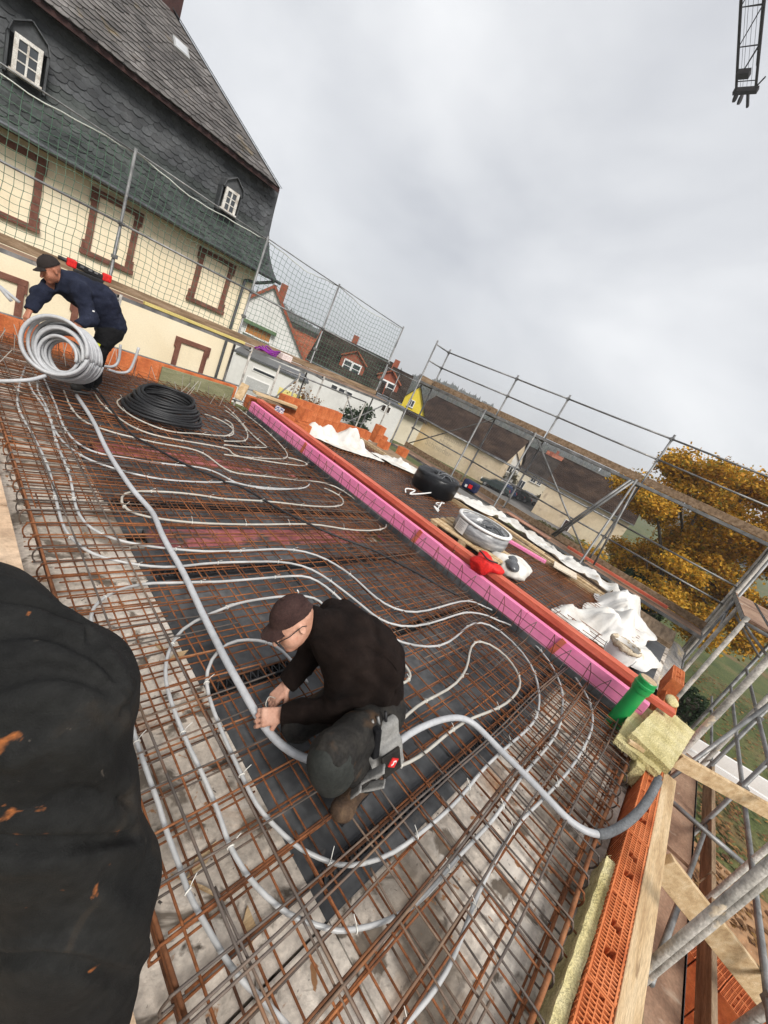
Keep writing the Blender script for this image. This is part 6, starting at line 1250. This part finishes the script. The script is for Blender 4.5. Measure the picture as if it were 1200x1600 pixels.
def tr2(p):
    d=uni([ell(p,(1.57,6.08,.93),(.155,.19,.15)),rcone(p,(1.56,5.99,.90),(1.44,5.97,.56),.11,.088),rcone(p,(1.44,5.97,.56),AL,.088,.075),rcone(p,(1.58,6.18,.90),(1.53,6.22,.56),.11,.088),rcone(p,(1.53,6.22,.56),AR,.088,.075)],.04); return d+bend(p,.009,61)
sdf_obj('trousers',tr2,(1.22,5.75,.16),(1.82,6.42,1.1),.0125,M['trousersblk'],m2)
MB().box((1.395,5.873,.73),(.11,.012,.10),rotz(-.35)@roty(.25)).build('yellow_pocket',mat('neon_yellow',[(.62,.66,.02),(.72,.75,.04)],6,.7),m2); MB().box((1.45,5.868,.81),(.13,.014,.10),rotz(-.25)).build('dark_pocket',M['trousersblk'],m2)
for a,t in ((AL,(1.32,5.94,.165)),(AR,(1.45,6.18,.165))):
    q=np.array(t); bo=sdf_obj('boot',lambda p:np.maximum(boot(p,np.array(a),t,np.array(a)-[0,0,.06]),-(p[:,2]-.128)),q-.16,q+.28,.010,M['blackboot'],m2); MB().beam((q[0]-.03,q[1],.126),(a[0]+.05,a[1],.126),.095,.02).build('sole',M['galv'],bo)
# coil of conduit in his hands
ck=thing('conduit_coil','coil of light grey conduit held by the standing man','coil',(1.05,5.52,.3))
ax=unit((.62,.74,-.10)); e1=unit(np.cross(ax,(0,0,1))); e2=np.cross(e1,ax); c0_=np.array((1.0,5.38,.69))
q=random.Random(8)
for i in range(24):
    cc=c0_+ax*(.034*(i%9)+.01*(i//9))+np.array((0,0,-.006*(i%9)))+e1*q.uniform(-.012,.012)+e2*(q.uniform(-.012,.012)-.03*(i//9)); r=(.285,.232,.178)[i//9]+q.uniform(-.010,.008); tl=q.uniform(-.12,.12)
    MB().tube([cc+e1*r*math.cos(t)+e2*r*math.sin(t)*1.03+ax*(.018*t/math.pi-.018+tl*.2*math.sin(t)) for t in np.linspace(0,2*math.pi,37)],.0165,8).build('turn',M['hose'],ck,smooth=True)
for i,(r,dx,dz) in enumerate([(.285,-.01,.01),(.28,.0,.02)]):
    cc=c0_-ax*(.04+.035*i)+np.array((dx,0,dz)); MB().tube([cc+e1*r*math.cos(t)+e2*r*math.sin(t)+ax*(.05*math.sin(t+1)+.02*t/6) for t in np.linspace(0,2*math.pi,37)],.0185,8).build('loose_turn',M['hose'],ck,smooth=True)
MB().tube(spline([c0_-ax*.1+e2*-.30,(.75,5.2,.33),(.45,5.35,.20),(.2,5.7,.19),(-.4,6.1,.2)],6),.0185,8).build('trailing_end',M['hose'],ck,smooth=True)
for i,pts in enumerate([[(.78,6.9,.75),(.5,7.0,.98),(.1,7.1,1.1),(-.5,7.2,1.12)],[(1.95,7.2,.18),(2.12,7.25,.17),(2.25,7.28,.26),(2.3,7.3,.62)],[(1.9,7.3,.19),(2.05,7.4,.2),(2.12,7.45,.3),(2.1,7.45,.55)],[(.9,7.3,.7),(.6,7.35,.85),(.2,7.4,.9),(-.4,7.4,.88)]]):
    tag(MB().tube(spline(pts,6),.02,8).build('conduit_end',M['hose'],smooth=True),['upper grey conduit arching in from the left edge','grey conduit end standing up behind the standing man, right one','grey conduit end standing up behind the standing man, left one','lower grey conduit arching in from the left edge'][i],'pipe',group='grey conduit ends')
# ---------- leg of the person beside the camera ----------
m3=thing('person','bent leg in dirty black work trousers close at the left edge','person',(.33,.38,.17))
RIDGE=[[(0.107,0.801,1.267),(0.158,0.774,1.253),(0.197,0.719,1.245),(0.214,0.640,1.264)],[(0.103,0.721,1.255),(0.158,0.706,1.256),(0.198,0.632,1.267),(0.245,0.572,1.251),(0.267,0.534,1.212)],[(0.098,0.632,1.241),(0.154,0.611,1.264),(0.205,0.563,1.258),(0.255,0.517,1.204)],[(0.095,0.551,1.207),(0.155,0.542,1.243),(0.210,0.520,1.229),(0.264,0.503,1.160)],[(0.123,0.499,1.159),(0.170,0.489,1.184),(0.240,0.482,1.111),(0.296,0.480,0.996)],[(0.192,0.503,1.213),(0.230,0.479,1.114),(0.259,0.459,1.000)],[(0.109,0.517,1.017),(0.165,0.470,1.021),(0.225,0.448,0.993),(0.317,0.461,0.920)],[(0.209,0.426,0.926),(0.261,0.405,0.835),(0.321,0.366,0.745),(0.435,0.362,0.433)],[(0.114,0.487,0.943),(0.162,0.447,0.951),(0.221,0.428,0.938),(0.343,0.437,0.817)],[(0.136,0.481,0.680),(0.187,0.400,0.761),(0.258,0.351,0.726),(0.344,0.330,0.586),(0.462,0.327,0.346)]]
VALLEY=[[(0.105,0.758,1.263),(0.162,0.737,1.252),(0.201,0.670,1.260),(0.229,0.596,1.262)],[(0.101,0.676,1.247),(0.159,0.650,1.265),(0.205,0.592,1.266),(0.251,0.543,1.232)],[(0.096,0.586,1.228),(0.150,0.573,1.257),(0.211,0.539,1.245),(0.261,0.510,1.185)],[(0.112,0.502,0.977),(0.167,0.456,0.986),(0.227,0.436,0.964),(0.337,0.455,0.854)],[(0.184,0.473,1.067),(0.230,0.472,1.049),(0.305,0.471,0.964)],[(0.137,0.471,0.660),(0.189,0.389,0.740),(0.260,0.340,0.702),(0.352,0.323,0.539),(0.461,0.309,0.325)]]

def polydist(p,L):
    d=np.full(len(p),9.)
    for a,b in zip(L[:-1],L[1:]): d=np.minimum(d,rcone(p,a,b,0,0))
    return d
RIDGE=[spline(L,4) for L in RIDGE]; VALLEY=[spline(L,4) for L in VALLEY]
def lg(p):
    d=uni([rcone(p,(.190,.612,1.135),(.222,.555,.907),.118,.115),rcone(p,(.222,.555,.907),(.285,.475,.65),.116,.132),rcone(p,(.285,.475,.65),(.285,.40,.28),.132,.15),rcone(p,(.190,.612,1.135),(.08,.82,1.125),.120,.130),rcone(p,(.08,.82,1.125),(-.22,1.30,.98),.130,.15)],.06)
    m=np.abs(d)<.06; q=p[m]; e=d[m]
    for i,L in enumerate(RIDGE): e=e-(.017 if i!=9 else .014)*np.exp(-(polydist(q,L)/(.020 if i!=9 else .012))**2)
    for i,L in enumerate(VALLEY): e=e+(.026,.024,.022,.036,.018,.034)[i]*np.exp(-(polydist(q,L)/.012)**2)
    e=e+.005*wrinkle(q,71,24,4)+.0016*wrinkle(q,72,80,4)+.004*(1-2*np.abs(np.sin(38*(q[:,2]*.8+.6*q[:,0])+2.5*np.sin(q[:,1]*11+q[:,2]*5))))*np.clip(wrinkle(q,70,9,3),0,1)
    d[m]=e; return d
M['dirtytrousers']=mat('dirty_black_cloth',[(.007,.007,.007),(.012,.012,.0115),(.019,.0185,.0175)],5,.85,.4,260,coord='World',fine=.25,spec=.2,spots=[((.04,.03,.021),5,.57,.16),((.30,.10,.03),10,.675,.05),((.10,.085,.07),26,.70,.06)])
sdf_obj('trousers',lg,(-.30,.20,.26),(.52,1.45,1.33),.0072,M['dirtytrousers'],m3)
sdf_obj('boot',lambda p:uni([rcone(p,(.33,.38,.36),(.33,.36,.25),.085,.065),rcone(p,(.33,.38,.225),(.33,.14,.215),.055,.045)],.04),(.2,.02,.15),(.48,.55,.5),.012,M['blackboot'],m3)
